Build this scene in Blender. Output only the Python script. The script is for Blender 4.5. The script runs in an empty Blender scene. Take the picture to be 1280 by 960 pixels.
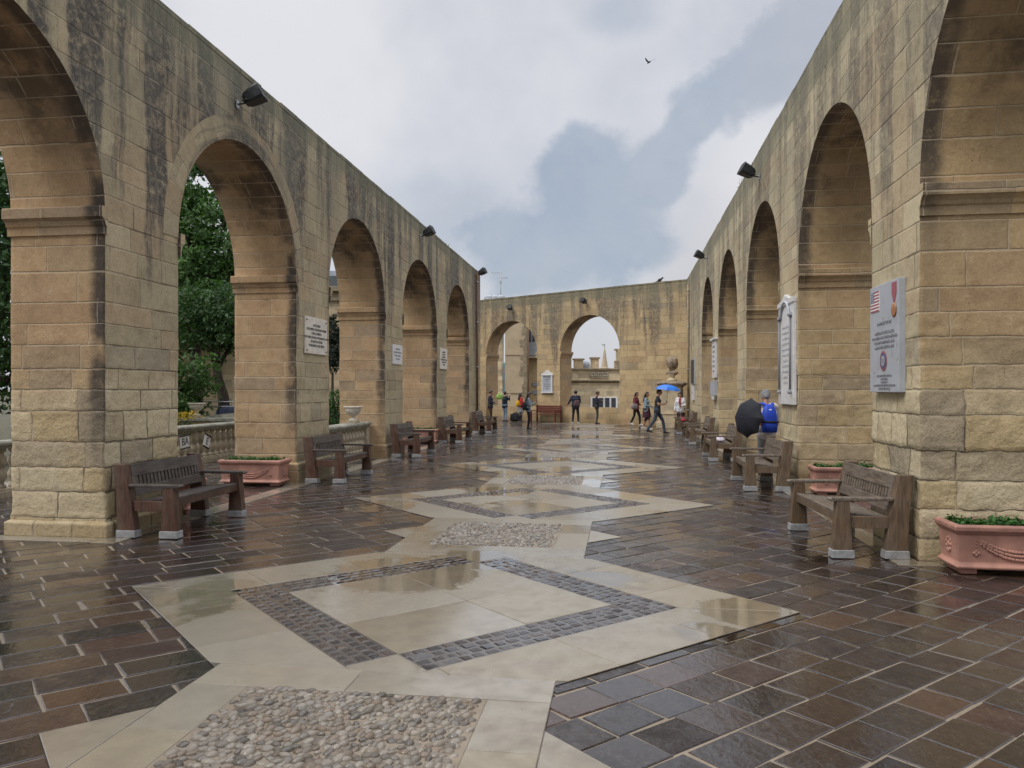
import bpy, bmesh, math, random
import numpy as np
from mathutils import Vector, Matrix, noise as mnoise

random.seed(7)
R = math.radians
scene = bpy.context.scene
COL = scene.collection

# ------------------------------------------------------------------ camera
CAM_H = 1.65
cam_d = bpy.data.cameras.new('camera')
cam = bpy.data.objects.new('camera', cam_d)
COL.objects.link(cam)
cam.location = (0, 0, CAM_H)
cam.rotation_euler = (R(90), 0, 0)
cam_d.sensor_width = 36.0
cam_d.lens = 36.0 * 970 / 1280
cam_d.shift_y = 8 / 1280
cam_d.clip_end = 3000
scene.camera = cam

# ------------------------------------------------------------------ colour management
scene.view_settings.view_transform = 'Standard'
scene.view_settings.look = 'None'
scene.view_settings.gamma = 1
scene.view_settings.exposure = 0.0
scene.render.engine = 'CYCLES'
scene.cycles.use_denoising = True
scene.cycles.max_bounces = 5
scene.cycles.diffuse_bounces = 3
scene.cycles.glossy_bounces = 2
scene.cycles.adaptive_threshold = 0.02
scene.cycles.transparent_max_bounces = 4


# ------------------------------------------------------------------ node helper
class NG:
    def __init__(self, nt):
        self.nt = nt

    def put(self, sock, v):
        if isinstance(v, bpy.types.NodeSocket):
            self.nt.links.new(v, sock)
        elif v is not None:
            if isinstance(v, (tuple, list)) and len(v) == 3 and sock.type == 'RGBA':
                v = (*v, 1)
            sock.default_value = v

    def m(self, op, a, b=None, c=None, clamp=False):
        n = self.nt.nodes.new('ShaderNodeMath')
        n.operation = op
        n.use_clamp = clamp
        self.put(n.inputs[0], a)
        if b is not None:
            self.put(n.inputs[1], b)
        if c is not None:
            self.put(n.inputs[2], c)
        return n.outputs[0]

    def add(self, a, b): return self.m('ADD', a, b)
    def sub(self, a, b): return self.m('SUBTRACT', a, b)
    def mul(self, a, b): return self.m('MULTIPLY', a, b)

    def mix(self, f, a, b, blend='MIX'):
        n = self.nt.nodes.new('ShaderNodeMix')
        n.data_type = 'RGBA'
        n.blend_type = blend
        self.put(n.inputs[0], f)
        self.put(n.inputs[6], a)
        self.put(n.inputs[7], b)
        return n.outputs[2]

    def mixf(self, f, a, b):
        n = self.nt.nodes.new('ShaderNodeMix')
        n.data_type = 'FLOAT'
        self.put(n.inputs[0], f)
        self.put(n.inputs[2], a)
        self.put(n.inputs[3], b)
        return n.outputs[0]

    def rng(self, x, a, b, c=0.0, d=1.0, smooth=True):
        n = self.nt.nodes.new('ShaderNodeMapRange')
        n.interpolation_type = 'SMOOTHSTEP' if smooth else 'LINEAR'
        self.put(n.inputs[0], x)
        for i, v in zip((1, 2, 3, 4), (a, b, c, d)):
            self.put(n.inputs[i], v)
        return n.outputs[0]

    def noise(self, vec, scale=1.0, detail=3.0, rough=0.55, dist=0.0, color=False):
        n = self.nt.nodes.new('ShaderNodeTexNoise')
        self.put(n.inputs['Vector'], vec)
        n.inputs['Scale'].default_value = scale
        n.inputs['Detail'].default_value = detail
        n.inputs['Roughness'].default_value = rough
        n.inputs['Distortion'].default_value = dist
        return n.outputs['Color'] if color else n.outputs['Fac']

    def voro(self, vec, scale, feature='F1', out='Distance', rand=1.0):
        n = self.nt.nodes.new('ShaderNodeTexVoronoi')
        n.feature = feature
        self.put(n.inputs['Vector'], vec)
        n.inputs['Scale'].default_value = scale
        n.inputs['Randomness'].default_value = rand
        return n.outputs[out]

    def white(self, vec):
        n = self.nt.nodes.new('ShaderNodeTexWhiteNoise')
        n.noise_dimensions = '3D'
        self.put(n.inputs['Vector'], vec)
        return n.outputs['Value'], n.outputs['Color']

    def comb(self, x, y, z=0.0):
        n = self.nt.nodes.new('ShaderNodeCombineXYZ')
        for i, v in enumerate((x, y, z)):
            self.put(n.inputs[i], v)
        return n.outputs[0]

    def sep(self, v):
        n = self.nt.nodes.new('ShaderNodeSeparateXYZ')
        self.put(n.inputs[0], v)
        return n.outputs

    def vscale(self, v, s):
        n = self.nt.nodes.new('ShaderNodeVectorMath')
        n.operation = 'MULTIPLY'
        self.put(n.inputs[0], v)
        n.inputs[1].default_value = s
        return n.outputs[0]

    def vadd(self, a, b):
        n = self.nt.nodes.new('ShaderNodeVectorMath')
        n.operation = 'ADD'
        self.put(n.inputs[0], a)
        self.put(n.inputs[1], b)
        return n.outputs[0]

    def uv(self, name='UVMap'):
        n = self.nt.nodes.new('ShaderNodeUVMap')
        n.uv_map = name
        return n.outputs[0]

    def attr(self, name):
        n = self.nt.nodes.new('ShaderNodeAttribute')
        n.attribute_name = name
        return n

    def pos(self):
        return self.nt.nodes.new('ShaderNodeNewGeometry').outputs['Position']

    def objco(self):
        return self.nt.nodes.new('ShaderNodeTexCoord').outputs['Object']

    def bump(self, height, strength=0.5, dist=0.02, normal=None):
        n = self.nt.nodes.new('ShaderNodeBump')
        n.inputs['Strength'].default_value = strength
        n.inputs['Distance'].default_value = dist
        self.put(n.inputs['Height'], height)
        if normal is not None:
            self.put(n.inputs['Normal'], normal)
        return n.outputs[0]


def new_mat(name):
    m = bpy.data.materials.new(name)
    m.use_nodes = True
    g = NG(m.node_tree)
    b = m.node_tree.nodes['Principled BSDF']
    return m, g, b


# ------------------------------------------------------------------ world: overcast sky with a drifting grey cloud
SUN_EL, SUN_AZ = R(52), R(-120)          # azimuth from +Y (the way the camera looks), clockwise
world = bpy.data.worlds.new('World')
scene.world = world
world.use_nodes = True
wg = NG(world.node_tree)
bg = world.node_tree.nodes['Background']
sky = world.node_tree.nodes.new('ShaderNodeTexSky')
sky.sky_type = 'NISHITA'
sky.sun_disc = False
sky.sun_elevation = SUN_EL
sky.sun_rotation = SUN_AZ
sky.altitude = 50
sky.dust_density = 3
tc = world.node_tree.nodes.new('ShaderNodeTexCoord').outputs['Generated']
dx, dy, dz = wg.sep(tc)
az = wg.m('ARCTAN2', dx, dy)
el = wg.m('ARCSINE', dz)
nz = wg.noise(tc, 7.0, 9, 0.62, 0.15)
nz2 = wg.noise(tc, 2.2, 5, 0.55)
nz3 = wg.noise(wg.vadd(tc, (3.1, 1.7, 0.4)), 22.0, 7, 0.65, 0.1)
puff = wg.voro(wg.vadd(tc, wg.vscale(wg.noise(tc, 12.0, 4, 0.6, color=True), (0.06, 0.06, 0.06))), 17.0, 'SMOOTH_F1')
wob = wg.add(wg.add(wg.mul(wg.sub(nz, 0.5), 0.70), wg.mul(wg.sub(nz3, 0.5), 0.75)), wg.mul(wg.sub(0.42, puff), 0.65))


def blob(a0, e0, ra, re, rot=0.0):
    ua, ue = wg.sub(az, a0), wg.sub(el, e0)
    c, s = math.cos(rot), math.sin(rot)
    x = wg.add(wg.mul(ua, c / ra), wg.mul(ue, s / ra))
    y = wg.add(wg.mul(ua, -s / re), wg.mul(ue, c / re))
    return wg.sub(1.0, wg.m('SQRT', wg.add(wg.mul(x, x), wg.mul(y, y))))


def az_el(px, py):
    a = math.atan2(px - 640, 970)
    return a, math.atan2(488 - py, math.hypot(970, px - 640))


cloud_main = None
for px, py, rx, ry, rot in ((735, 255, 95, 85, 0), (728, 195, 58, 42, 0), (690, 310, 120, 70, 0), (815, 225, 62, 42, .5),
                            (868, 150, 75, 28, .75), (960, 78, 110, 50, .4), (1060, 20, 120, 70, .3), (770, 300, 75, 60, 0)):
    a, e = az_el(px, py)
    bl = blob(a, e, rx / 970, ry / 970, rot)
    cloud_main = bl if cloud_main is None else wg.m('SMOOTH_MAX', cloud_main, bl, 0.25)
cloud_soft = None
for px, py, rx, ry in ((545, 270, 120, 75), (770, 15, 75, 40), (985, 60, 150, 75), (1020, 0, 150, 80)):
    a, e = az_el(px, py)
    bl = blob(a, e, rx / 970, ry / 970)
    cloud_soft = bl if cloud_soft is None else wg.m('MAXIMUM', cloud_soft, bl)
m_main = wg.rng(wg.add(cloud_main, wob), -0.12, 0.34)
m_soft = wg.mul(wg.rng(wg.add(cloud_soft, wg.mul(wob, 0.5)), -0.1, 0.7), 0.55)
dark_far = wg.rng(az, 0.20, 0.36)
# elsewhere in the sky the same overcast, broken by noise
far_cloud = wg.mul(wg.rng(wg.noise(tc, 2.6, 7, 0.6, 0.5), 0.50, 0.72), wg.rng(el, 0.55, 0.75))
bright = wg.mix(nz2, (0.66, 0.685, 0.755, 1), (0.81, 0.805, 0.83, 1))
warm = wg.mul(wg.rng(el, 0.34, 0.12), wg.rng(az, 0.10, 0.25))
bright = wg.mix(wg.mul(warm, 0.6), bright, (0.72, 0.68, 0.68, 1))
dark = wg.mix(wg.rng(nz, 0.35, 0.65), (0.42, 0.49, 0.595, 1), (0.50, 0.55, 0.63, 1))
dark = wg.mix(wg.mul(dark_far, 0.75), dark, (0.50, 0.525, 0.59, 1))
skyc = wg.mix(wg.m('MAXIMUM', wg.mul(m_main, 0.95), wg.m('MAXIMUM', m_soft, wg.mul(far_cloud, 0.5))), bright, dark)
# thin spots let a little of the clear sky through
thin = wg.mix(1.0, sky.outputs[0], (0.10, 0.10, 0.10, 1), 'MULTIPLY')
skyc = wg.mix(wg.mul(wg.rng(nz2, 0.62, 0.40), 0.22), skyc, thin)
# an overcast sky is brightest overhead (CIE overcast: 1 + 2 sin(elevation))
lift = wg.rng(dz, 0.46, 0.95, 1.0, 3.0)
skyc = wg.mix(1.0, skyc, wg.comb(lift, lift, lift), 'MULTIPLY')
wg.put(bg.inputs['Color'], skyc)
bg.inputs['Strength'].default_value = 1.0

sun_d = bpy.data.lights.new('sun', 'SUN')
sun_d.energy = 1.5
sun_d.angle = R(25)
sun_d.color = (1.0, 0.95, 0.87)
sun = bpy.data.objects.new('sun', sun_d)
COL.objects.link(sun)
sd = Vector((math.sin(SUN_AZ) * math.cos(SUN_EL), math.cos(SUN_AZ) * math.cos(SUN_EL), math.sin(SUN_EL)))
sun.rotation_euler = sd.to_track_quat('Z', 'Y').to_euler()
sun.location = sd * 60


# ------------------------------------------------------------------ object helpers
def tag(o, label=None, cat=None, group=None, kind=None):
    if label: o['label'] = label
    if cat: o['category'] = cat
    if group: o['group'] = group
    if kind: o['kind'] = kind
    return o


def empty(name, loc=(0, 0, 0), rz=0.0, label=None, cat=None, group=None):
    o = bpy.data.objects.new(name, None)
    o.empty_display_size = 0.1
    COL.objects.link(o)
    o.location = loc
    o.rotation_euler = (0, 0, rz)
    return tag(o, label, cat, group)


def kids(o):
    return [c for c in bpy.data.objects if c.parent == o]


def copy_tree(o, parent=None):
    c = o.copy()
    COL.objects.link(c)
    if parent is not None:
        c.parent = parent
    for ch in kids(o):
        copy_tree(ch, c)
    return c


class MB:
    """collects faces for ONE mesh object"""

    def __init__(self):
        self.v, self.f, self.uvs, self.aux, self.mi, self.col, self.sm = [], [], [], [], [], [], []

    def face(self, pts, uv=None, aux=None, mi=0, col=None, smooth=False):
        i = len(self.v)
        self.v.extend([tuple(p) for p in pts])
        self.f.append(tuple(range(i, i + len(pts))))
        self.uvs.append(uv if uv else [(p[0], p[1]) for p in pts])
        self.aux.append(aux if aux else [(99.0, 0.0)] * len(pts))
        self.mi.append(mi)
        self.col.append(col if col is not None else 0.5)
        self.sm.append(smooth)

    def grid(self, rows, mi=0, smooth=True, closed=False, col=None):
        """rows: list of equal-length point rings"""
        n = len(rows[0])
        for a, b in zip(rows[:-1], rows[1:]):
            for k in range(n if closed else n - 1):
                k2 = (k + 1) % n
                self.face([a[k], a[k2], b[k2], b[k]], mi=mi, smooth=smooth, col=col)

    def box(self, c, s, rot=None, mi=0, col=None, taper=None):
        """c centre, s full size; taper=(fx,fy) scales the top"""
        M = rot if rot is not None else Matrix.Identity(3)
        tx, ty = taper if taper else (1, 1)
        P = []
        for z in (-1, 1):
            fx, fy = (tx, ty) if z > 0 else (1, 1)
            for x, y in ((-1, -1), (1, -1), (1, 1), (-1, 1)):
                P.append(Vector(c) + M @ Vector((x * s[0] / 2 * fx, y * s[1] / 2 * fy, z * s[2] / 2)))
        for q in ((0, 3, 2, 1), (4, 5, 6, 7), (0, 1, 5, 4), (1, 2, 6, 5), (2, 3, 7, 6), (3, 0, 4, 7)):
            self.face([P[i] for i in q], mi=mi, col=col)
        return self

    def prism(self, poly, axis, a, b, mi=0):
        """extrude a 2-D polygon (CCW) between a and b; axis 'x': poly=(y,z), 'y': poly=(x,z), 'z': poly=(x,y)"""
        def P(p, t):
            return {'x': (t, p[0], p[1]), 'y': (p[0], t, p[1]), 'z': (p[0], p[1], t)}[axis]
        A = [P(p, a) for p in poly]
        B = [P(p, b) for p in poly]
        self.face(A[::-1], mi=mi)
        self.face(B, mi=mi)
        n = len(poly)
        for i in range(n):
            j = (i + 1) % n
            self.face([A[i], A[j], B[j], B[i]], mi=mi)
        return self

    def lathe(self, prof, c=(0, 0, 0), seg=16, mi=0, smooth=True, caps=True, sx=1, sy=1):
        rows = []
        for r, z in prof:
            rows.append([(c[0] + sx * r * math.cos(2 * math.pi * k / seg), c[1] + sy * r * math.sin(2 * math.pi * k / seg), c[2] + z) for k in range(seg)])
        self.grid(rows, mi, smooth, True)
        if caps:
            self.face(rows[0][::-1], mi=mi)
            self.face(rows[-1], mi=mi)
        return self

    def tube(self, pts, r, seg=8, mi=0, caps=True):
        pts = [Vector(p) for p in pts]
        rr = r if isinstance(r, (list, tuple)) else [r] * len(pts)
        rows = []
        up = Vector((0, 0, 1))
        for i, p in enumerate(pts):
            d = (pts[min(i + 1, len(pts) - 1)] - pts[max(i - 1, 0)]).normalized()
            ref = up if abs(d.z) < 0.95 else Vector((1, 0, 0))
            a = d.cross(ref).normalized()
            b = d.cross(a)
            rows.append([p + (a * math.cos(2 * math.pi * k / seg) + b * math.sin(2 * math.pi * k / seg)) * rr[i] for k in range(seg)])
        self.grid(rows, mi, True, True)
        if caps:
            self.face(rows[0], mi=mi)
            self.face(rows[-1][::-1], mi=mi)
        return self

    def ell(self, c, r, seg=12, rings=8, mi=0, rot=None):
        rows = []
        M = rot if rot is not None else Matrix.Identity(3)
        for i in range(rings + 1):
            th = math.pi * i / rings
            th = min(max(th, 0.02), math.pi - 0.02)
            rows.append([Vector(c) + M @ Vector((r[0] * math.sin(th) * math.cos(2 * math.pi * k / seg), r[1] * math.sin(th) * math.sin(2 * math.pi * k / seg), -r[2] * math.cos(th))) for k in range(seg)])
        self.grid(rows, mi, True, True)
        return self

    def build(self, name, mats, parent=None, bevel=0.0, weld=True, recalc=True, subsurf=0, bevseg=2, auto=None):
        me = bpy.data.meshes.new(name)
        me.from_pydata(self.v, [], self.f)
        uvl = me.uv_layers.new(name='UVMap')
        uvl.data.foreach_set('uv', np.array([c for f in self.uvs for p in f for c in p], dtype=np.float32))
        au = me.uv_layers.new(name='aux')
        au.data.foreach_set('uv', np.array([c for f in self.aux for p in f for c in p], dtype=np.float32))
        at = me.attributes.new('rnd', 'FLOAT', 'FACE')
        at.data.foreach_set('value', np.array(self.col, dtype=np.float32))
        me.polygons.foreach_set('material_index', np.array(self.mi, dtype=np.int32))
        me.polygons.foreach_set('use_smooth', np.array(self.sm, dtype=bool))
        for m in (mats if isinstance(mats, (list, tuple)) else [mats]):
            me.materials.append(m)
        bm = bmesh.new()
        bm.from_mesh(me)
        if weld:
            bmesh.ops.remove_doubles(bm, verts=bm.verts, dist=1e-5)
        if recalc:
            bmesh.ops.recalc_face_normals(bm, faces=bm.faces)
        bm.to_mesh(me)
        bm.free()
        o = bpy.data.objects.new(name, me)
        COL.objects.link(o)
        if parent is not None:
            o.parent = parent
        if bevel:
            bv = o.modifiers.new('bevel', 'BEVEL')
            bv.width = bevel
            bv.segments = bevseg
            bv.limit_method = 'ANGLE'
            bv.angle_limit = R(35)
        if subsurf:
            s = o.modifiers.new('subsurf', 'SUBSURF')
            s.levels = s.render_levels = subsurf
        return o


def text_mesh(name, body, size, mat, parent, loc, rot, depth=0.002, align='CENTER', spacing=1.0):
    c = bpy.data.curves.new(name, 'FONT')
    c.body = body
    c.size = size
    c.align_x = align
    c.align_y = 'CENTER'
    c.extrude = depth
    c.space_line = spacing
    o = bpy.data.objects.new(name, c)
    COL.objects.link(o)
    dg = bpy.context.evaluated_depsgraph_get()
    me = bpy.data.meshes.new_from_object(o.evaluated_get(dg))
    bpy.data.objects.remove(o)
    me.materials.clear()
    me.materials.append(mat)
    t = bpy.data.objects.new(name, me)
    COL.objects.link(t)
    t.parent = parent
    t.location = loc
    t.rotation_euler = rot
    return t
# ------------------------------------------------------------------ materials
def simple(name, color, rough=0.6, var=0.25, scale=8.0, metallic=0.0, bump=0.0, bscale=None, spec=0.5, coat=0.0, uvspace=False):
    m, g, b = new_mat(name)
    p = g.objco()
    n = g.noise(p, scale, 5, 0.6)
    lo = tuple(c * (1 - var) for c in color)
    hi = tuple(min(1, c * (1 + var)) for c in color)
    g.put(b.inputs['Base Color'], g.mix(g.rng(n, 0.3, 0.7), (*lo, 1), (*hi, 1)))
    g.put(b.inputs['Roughness'], g.rng(n, 0.3, 0.7, max(0.02, rough - 0.1), min(1, rough + 0.1)))
    b.inputs['Metallic'].default_value = metallic
    b.inputs['Specular IOR Level'].default_value = spec
    b.inputs['Coat Weight'].default_value = coat
    if bump:
        g.put(b.inputs['Normal'], g.bump(g.noise(p, bscale or scale * 4, 6, 0.65), bump, 0.01))
    return m


def ashlar(name, front, jamb, h=0.27, w=0.62, base_z=2.3, streak=1.0, arris=1.0, rough_low=1.0, arris_z=1.4, old_blocks=0.12):
    """coursed limestone; UVMap = metres along / up the face, aux = (depth behind the front face or 99, 1 on jambs and soffits)"""
    m, g, b = new_mat(name)
    u0, v0, _ = g.sep(g.uv())
    td, kind, _ = g.sep(g.uv('aux'))
    P = g.pos()
    px, py, pz = g.sep(P)
    wn = g.noise(P, 7.0, 4, 0.6, color=True)
    wr, wgn, wb = g.sep(wn)
    wf = g.noise(P, 34.0, 3, 0.6)
    low = g.rng(pz, base_z, base_z - 1.2)                     # weathered, rusticated lower courses
    low = g.mul(low, g.rng(py, 10.6, 12.2, 1.0, old_blocks))         # only the nearest piers keep their old rough blocks
    amp = g.mixf(low, 0.012, 0.034)
    u = g.add(u0, g.mul(g.sub(wr, 0.5), amp))
    v = g.add(v0, g.add(g.mul(g.sub(wgn, 0.5), amp), g.mul(g.sub(wf, 0.5), 0.008)))
    v = g.add(v, g.add(g.mul(g.m('SINE', g.mul(v0, 3.1)), 0.045), g.mul(g.m('SINE', g.mul(v0, 7.7)), 0.022)))    # courses of unequal height
    rowf = g.m('DIVIDE', v, h)
    row = g.m('FLOOR', rowf)  # course number
    fv = g.m('FRACT', rowf)
    r1, rc = g.white(g.comb(row, 3.7, g.add(kind, 1.3)))
    r2, _ = g.white(g.comb(row, 9.1, g.add(kind, 5.3)))
    wrow = g.rng(r2, 0, 1, w * 0.72, w * 1.3, smooth=False)
    uu = g.add(g.m('DIVIDE', u, wrow), g.mul(r1, 17.0))
    c0 = g.m('FLOOR', uu)
    # some neighbouring pairs are one long block
    pair = g.m('FLOOR', g.mul(uu, 0.5))
    pr, _ = g.white(g.comb(pair, row, 21.3))
    isp = g.m('GREATER_THAN', pr, 0.72)
    cu = g.mixf(isp, g.m('FRACT', uu), g.m('FRACT', g.mul(uu, 0.5)))
    wid = g.mixf(isp, wrow, g.mul(wrow, 2.0))
    cid = g.mixf(isp, c0, g.add(g.mul(pair, 2.0), 0.37))
    # a few blocks are split into two thin courses
    sr, _ = g.white(g.comb(cid, row, 47.9))
    bid, bcol = g.white(g.comb(cid, row, g.add(kind, 7.7)))
    b1, b2, b3 = g.sep(bcol)
    du = g.mul(g.m('MINIMUM', cu, g.sub(1.0, cu)), wid)
    dv = g.mul(g.m('MINIMUM', fv, g.sub(1.0, fv)), h)
    d = g.m('MINIMUM', du, dv)
    jn = g.noise(P, 2.3, 3)
    jw = g.rng(jn, 0.3, 0.75, 0.0015, 0.008)
    joint = g.rng(d, jw, g.add(jw, 0.006), 1.0, 0.0)
    edge = g.rng(d, 0.0, g.mixf(low, 0.018, 0.04), 0.0, 1.0)

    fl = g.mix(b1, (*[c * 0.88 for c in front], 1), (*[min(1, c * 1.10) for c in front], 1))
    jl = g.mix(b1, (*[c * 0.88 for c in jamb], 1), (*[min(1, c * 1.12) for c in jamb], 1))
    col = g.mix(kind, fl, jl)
    col = g.mix(g.mul(g.rng(b2, 0.62, 0.9), 0.34), col, (0.44, 0.29, 0.175, 1))        # rosier blocks
    col = g.mix(g.mul(g.rng(b3, 0.7, 0.95), 0.45), col, (0.28, 0.25, 0.20, 1))      # greyer blocks
    lowcol = g.mix(b2, (0.50, 0.40, 0.225, 1), (0.67, 0.60, 0.43, 1))
    lowcol = g.mix(g.rng(b3, 0.7, 0.9), lowcol, (0.38, 0.325, 0.235, 1))
    col = g.mix(g.mul(low, 0.85), col, lowcol)
    mott = g.noise(P, 2.6, 5, 0.68)
    col = g.mix(g.rng(mott, 0.35, 0.75, 0, 0.40), col, g.mix(1.0, col, (0.70, 0.66, 0.62, 1), 'MULTIPLY'))
    blot = g.noise(g.vscale(P, (1.0, 1.0, 0.7)), 0.85, 5, 0.66)
    col = g.mix(g.rng(blot, 0.50, 0.68, 0, 0.42), col, g.mix(1.0, col, (0.66, 0.63, 0.60, 1), 'MULTIPLY'))
    col = g.mix(g.rng(blot, 0.46, 0.30, 0, 0.40), col, (0.52, 0.415, 0.235, 1))
    fine = g.noise(P, 42.0, 3, 0.7)
    mid = g.noise(P, 9.0, 4, 0.7)
    col = g.mix(g.rng(mid, 0.48, 0.72, 0.0, 0.42), col, g.mix(1.0, col, (0.62, 0.58, 0.53, 1), 'MULTIPLY'))
    col = g.mix(g.rng(mid, 0.45, 0.28, 0.0, 0.30), col, (0.60, 0.50, 0.34, 1))
    col = g.mix(g.rng(fine, 0.35, 0.7, 0.0, 0.38), col, g.mix(1.0, col, (0.6, 0.56, 0.50, 1), 'MULTIPLY'))
    # pits
    pit = g.mul(g.rng(g.noise(P, 60.0, 2, 0.5), 0.66, 0.74), g.rng(g.noise(P, 1.9, 3), 0.5, 0.66))
    col = g.mix(g.mul(pit, 0.7), col, (0.07, 0.055, 0.04, 1))
    # grime: run-off streaks from the wall head, on the front faces
    su = g.add(u0, g.mul(g.sub(g.noise(P, 1.3, 3), 0.5), 0.25))
    s1 = g.noise(g.comb(g.mul(su, 2.1), g.mul(v0, 0.13), 2.2), 1.0, 5, 0.70)
    s2 = g.noise(g.comb(g.mul(su, 0.55), g.mul(v0, 0.10), 8.2), 1.0, 3, 0.5)
    hi = g.rng(pz, 1.9, 5.9)
    st = g.mul(g.rng(g.add(s1, g.mul(g.sub(s2, 0.5), 0.55)), g.sub(0.58, g.mul(hi, 0.20)), g.sub(0.74, g.mul(hi, 0.20))), g.rng(pz, 1.2, 3.4))
    st = g.mul(st, g.rng(g.noise(P, 9.0, 4, 0.7), 0.2, 0.6, 0.4, 1.0))
    gran = g.noise(P, 24.0, 4, 0.75)
    st = g.mul(st, g.rng(g.add(g.mul(gran, 0.7), g.mul(mid, 0.5)), 0.34, 0.66, 0.30, 1.0))
    front_m = g.sub(1.0, kind)
    grime = g.mix(s2, (0.06, 0.057, 0.055, 1), (0.11, 0.10, 0.09, 1))
    col = g.mix(g.mul(g.mul(st, front_m), 0.90 * streak), col, grime)
    # grey-green lichen film on the upper wall
    film = g.mul(g.mul(g.rng(pz, 3.4, 6.3), g.rng(g.noise(P, 0.9, 5, 0.6), 0.36, 0.70)), front_m)
    col = g.mix(g.mul(film, 0.48 * streak), col, (0.205, 0.20, 0.155, 1))
    topb = g.mul(g.mul(g.rng(g.add(pz, g.mul(g.noise(P, 3.0, 4), 0.5)), 6.25, 6.6), front_m), 0.55)
    col = g.mix(topb, col, (0.15, 0.155, 0.11, 1))
    # dark band along the arris of jambs and soffits
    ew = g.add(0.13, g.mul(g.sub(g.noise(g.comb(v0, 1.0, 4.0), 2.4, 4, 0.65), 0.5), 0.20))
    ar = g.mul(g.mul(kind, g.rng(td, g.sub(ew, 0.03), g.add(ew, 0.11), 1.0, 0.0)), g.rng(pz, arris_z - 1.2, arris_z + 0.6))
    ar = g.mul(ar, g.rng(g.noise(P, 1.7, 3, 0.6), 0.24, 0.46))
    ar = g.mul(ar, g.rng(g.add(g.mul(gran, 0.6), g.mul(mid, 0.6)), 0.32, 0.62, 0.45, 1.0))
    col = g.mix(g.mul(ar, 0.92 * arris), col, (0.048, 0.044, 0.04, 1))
    # damp black patches in the vaults, spread wider as painted shade under the arches
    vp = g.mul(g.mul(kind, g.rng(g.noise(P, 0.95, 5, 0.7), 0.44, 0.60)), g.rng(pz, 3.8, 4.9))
    col = g.mix(g.mul(kind, g.rng(pz, 3.9, 5.2, 0, 0.38)), col, (0.17, 0.115, 0.075, 1))  # shade of the arch undersides, painted into the stone as brown
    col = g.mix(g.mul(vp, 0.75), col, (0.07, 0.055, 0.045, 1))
    # joints: dark and open on some stretches, pale fresh pointing on others
    pale_j = g.rng(g.add(g.noise(P, 1.5, 3, 0.6), g.mul(g.sub(kind, 0.5), 0.22)), g.add(0.40, g.mul(low, 0.12)), g.add(0.52, g.mul(low, 0.12)))
    jcol = g.mix(pale_j, (0.085, 0.068, 0.05, 1), (0.52, 0.44, 0.33, 1))
    col = g.mix(g.mul(joint, g.mixf(pale_j, g.mixf(low, g.rng(jn, 0.4, 0.65, 0.12, 0.6), 0.75), g.mixf(kind, 0.35, 0.5))), col, jcol)
    # damp foot of the wall, darkened further as a painted contact shadow
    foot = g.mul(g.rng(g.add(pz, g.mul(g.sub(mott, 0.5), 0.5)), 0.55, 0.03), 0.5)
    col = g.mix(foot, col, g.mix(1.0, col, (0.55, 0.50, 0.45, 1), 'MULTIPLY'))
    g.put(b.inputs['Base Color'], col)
    b.inputs['Roughness'].default_value = 0.88
    b.inputs['Specular IOR Level'].default_value = 0.25
    # relief
    rug = g.noise(P, 10.0, 4, 0.72)
    hgt = g.add(g.mul(edge, g.mixf(low, 0.10, 0.32)), g.mul(b3, g.mixf(low, 0.10, 0.55)))
    hgt = g.add(hgt, g.mul(rug, g.mixf(low, 0.42, 1.35 * rough_low)))
    hgt = g.sub(hgt, g.add(g.mul(joint, g.mixf(low, 0.35, 0.6)), g.mul(pit, 0.6)))
    hgt = g.add(hgt, g.mul(fine, 0.18))
    g.put(b.inputs['Normal'], g.bump(hgt, 0.85, 0.022))
    return m


M = {}
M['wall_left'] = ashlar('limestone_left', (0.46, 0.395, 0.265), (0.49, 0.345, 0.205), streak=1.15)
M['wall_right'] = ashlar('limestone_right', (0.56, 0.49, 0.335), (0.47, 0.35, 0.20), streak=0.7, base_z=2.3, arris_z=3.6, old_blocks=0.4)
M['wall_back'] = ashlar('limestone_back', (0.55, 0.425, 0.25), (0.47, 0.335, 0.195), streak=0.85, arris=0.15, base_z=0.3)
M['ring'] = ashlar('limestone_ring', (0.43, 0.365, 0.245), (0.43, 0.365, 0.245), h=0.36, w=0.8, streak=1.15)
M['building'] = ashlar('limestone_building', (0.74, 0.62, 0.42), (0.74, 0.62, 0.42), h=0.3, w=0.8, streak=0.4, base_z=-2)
M['plaster'] = simple('pale_plaster', (0.45, 0.36, 0.245), 0.9, 0.12, 1.2, bump=0.2)
M['quoin'] = simple('weathered_quoin', (0.27, 0.22, 0.15), 0.9, 0.3, 3, bump=0.4)
M['balustrade'] = simple('balustrade_stone', (0.36, 0.31, 0.225), 0.85, 0.35, 6, bump=0.5)
M['rail'] = simple('lichened_rail', (0.27, 0.265, 0.215), 0.8, 0.35, 5, bump=0.4)
M['urn'] = simple('pale_urn_stone', (0.55, 0.51, 0.43), 0.8, 0.2, 7, bump=0.3)
M['pedestal'] = simple('pedestal_limestone', (0.50, 0.42, 0.29), 0.85, 0.18, 3, bump=0.3)
M['bronze'] = simple('weathered_bust_stone', (0.24, 0.19, 0.135), 0.7, 0.45, 6, bump=0.5)
M['concrete'] = simple('pale_bench_shoe', (0.29, 0.295, 0.30), 0.55, 0.2, 14, bump=0.25)
M['terracotta'] = simple('terracotta', (0.37, 0.19, 0.145), 0.7, 0.28, 3.2, bump=0.3, bscale=26)
M['soil'] = simple('soil', (0.05, 0.035, 0.025), 0.95, 0.4, 30)
M['marble'] = simple('white_marble', (0.66, 0.66, 0.67), 0.4, 0.10, 5)
M['marble_grey'] = simple('grey_marble', (0.40, 0.43, 0.48), 0.35, 0.07, 7)
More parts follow.
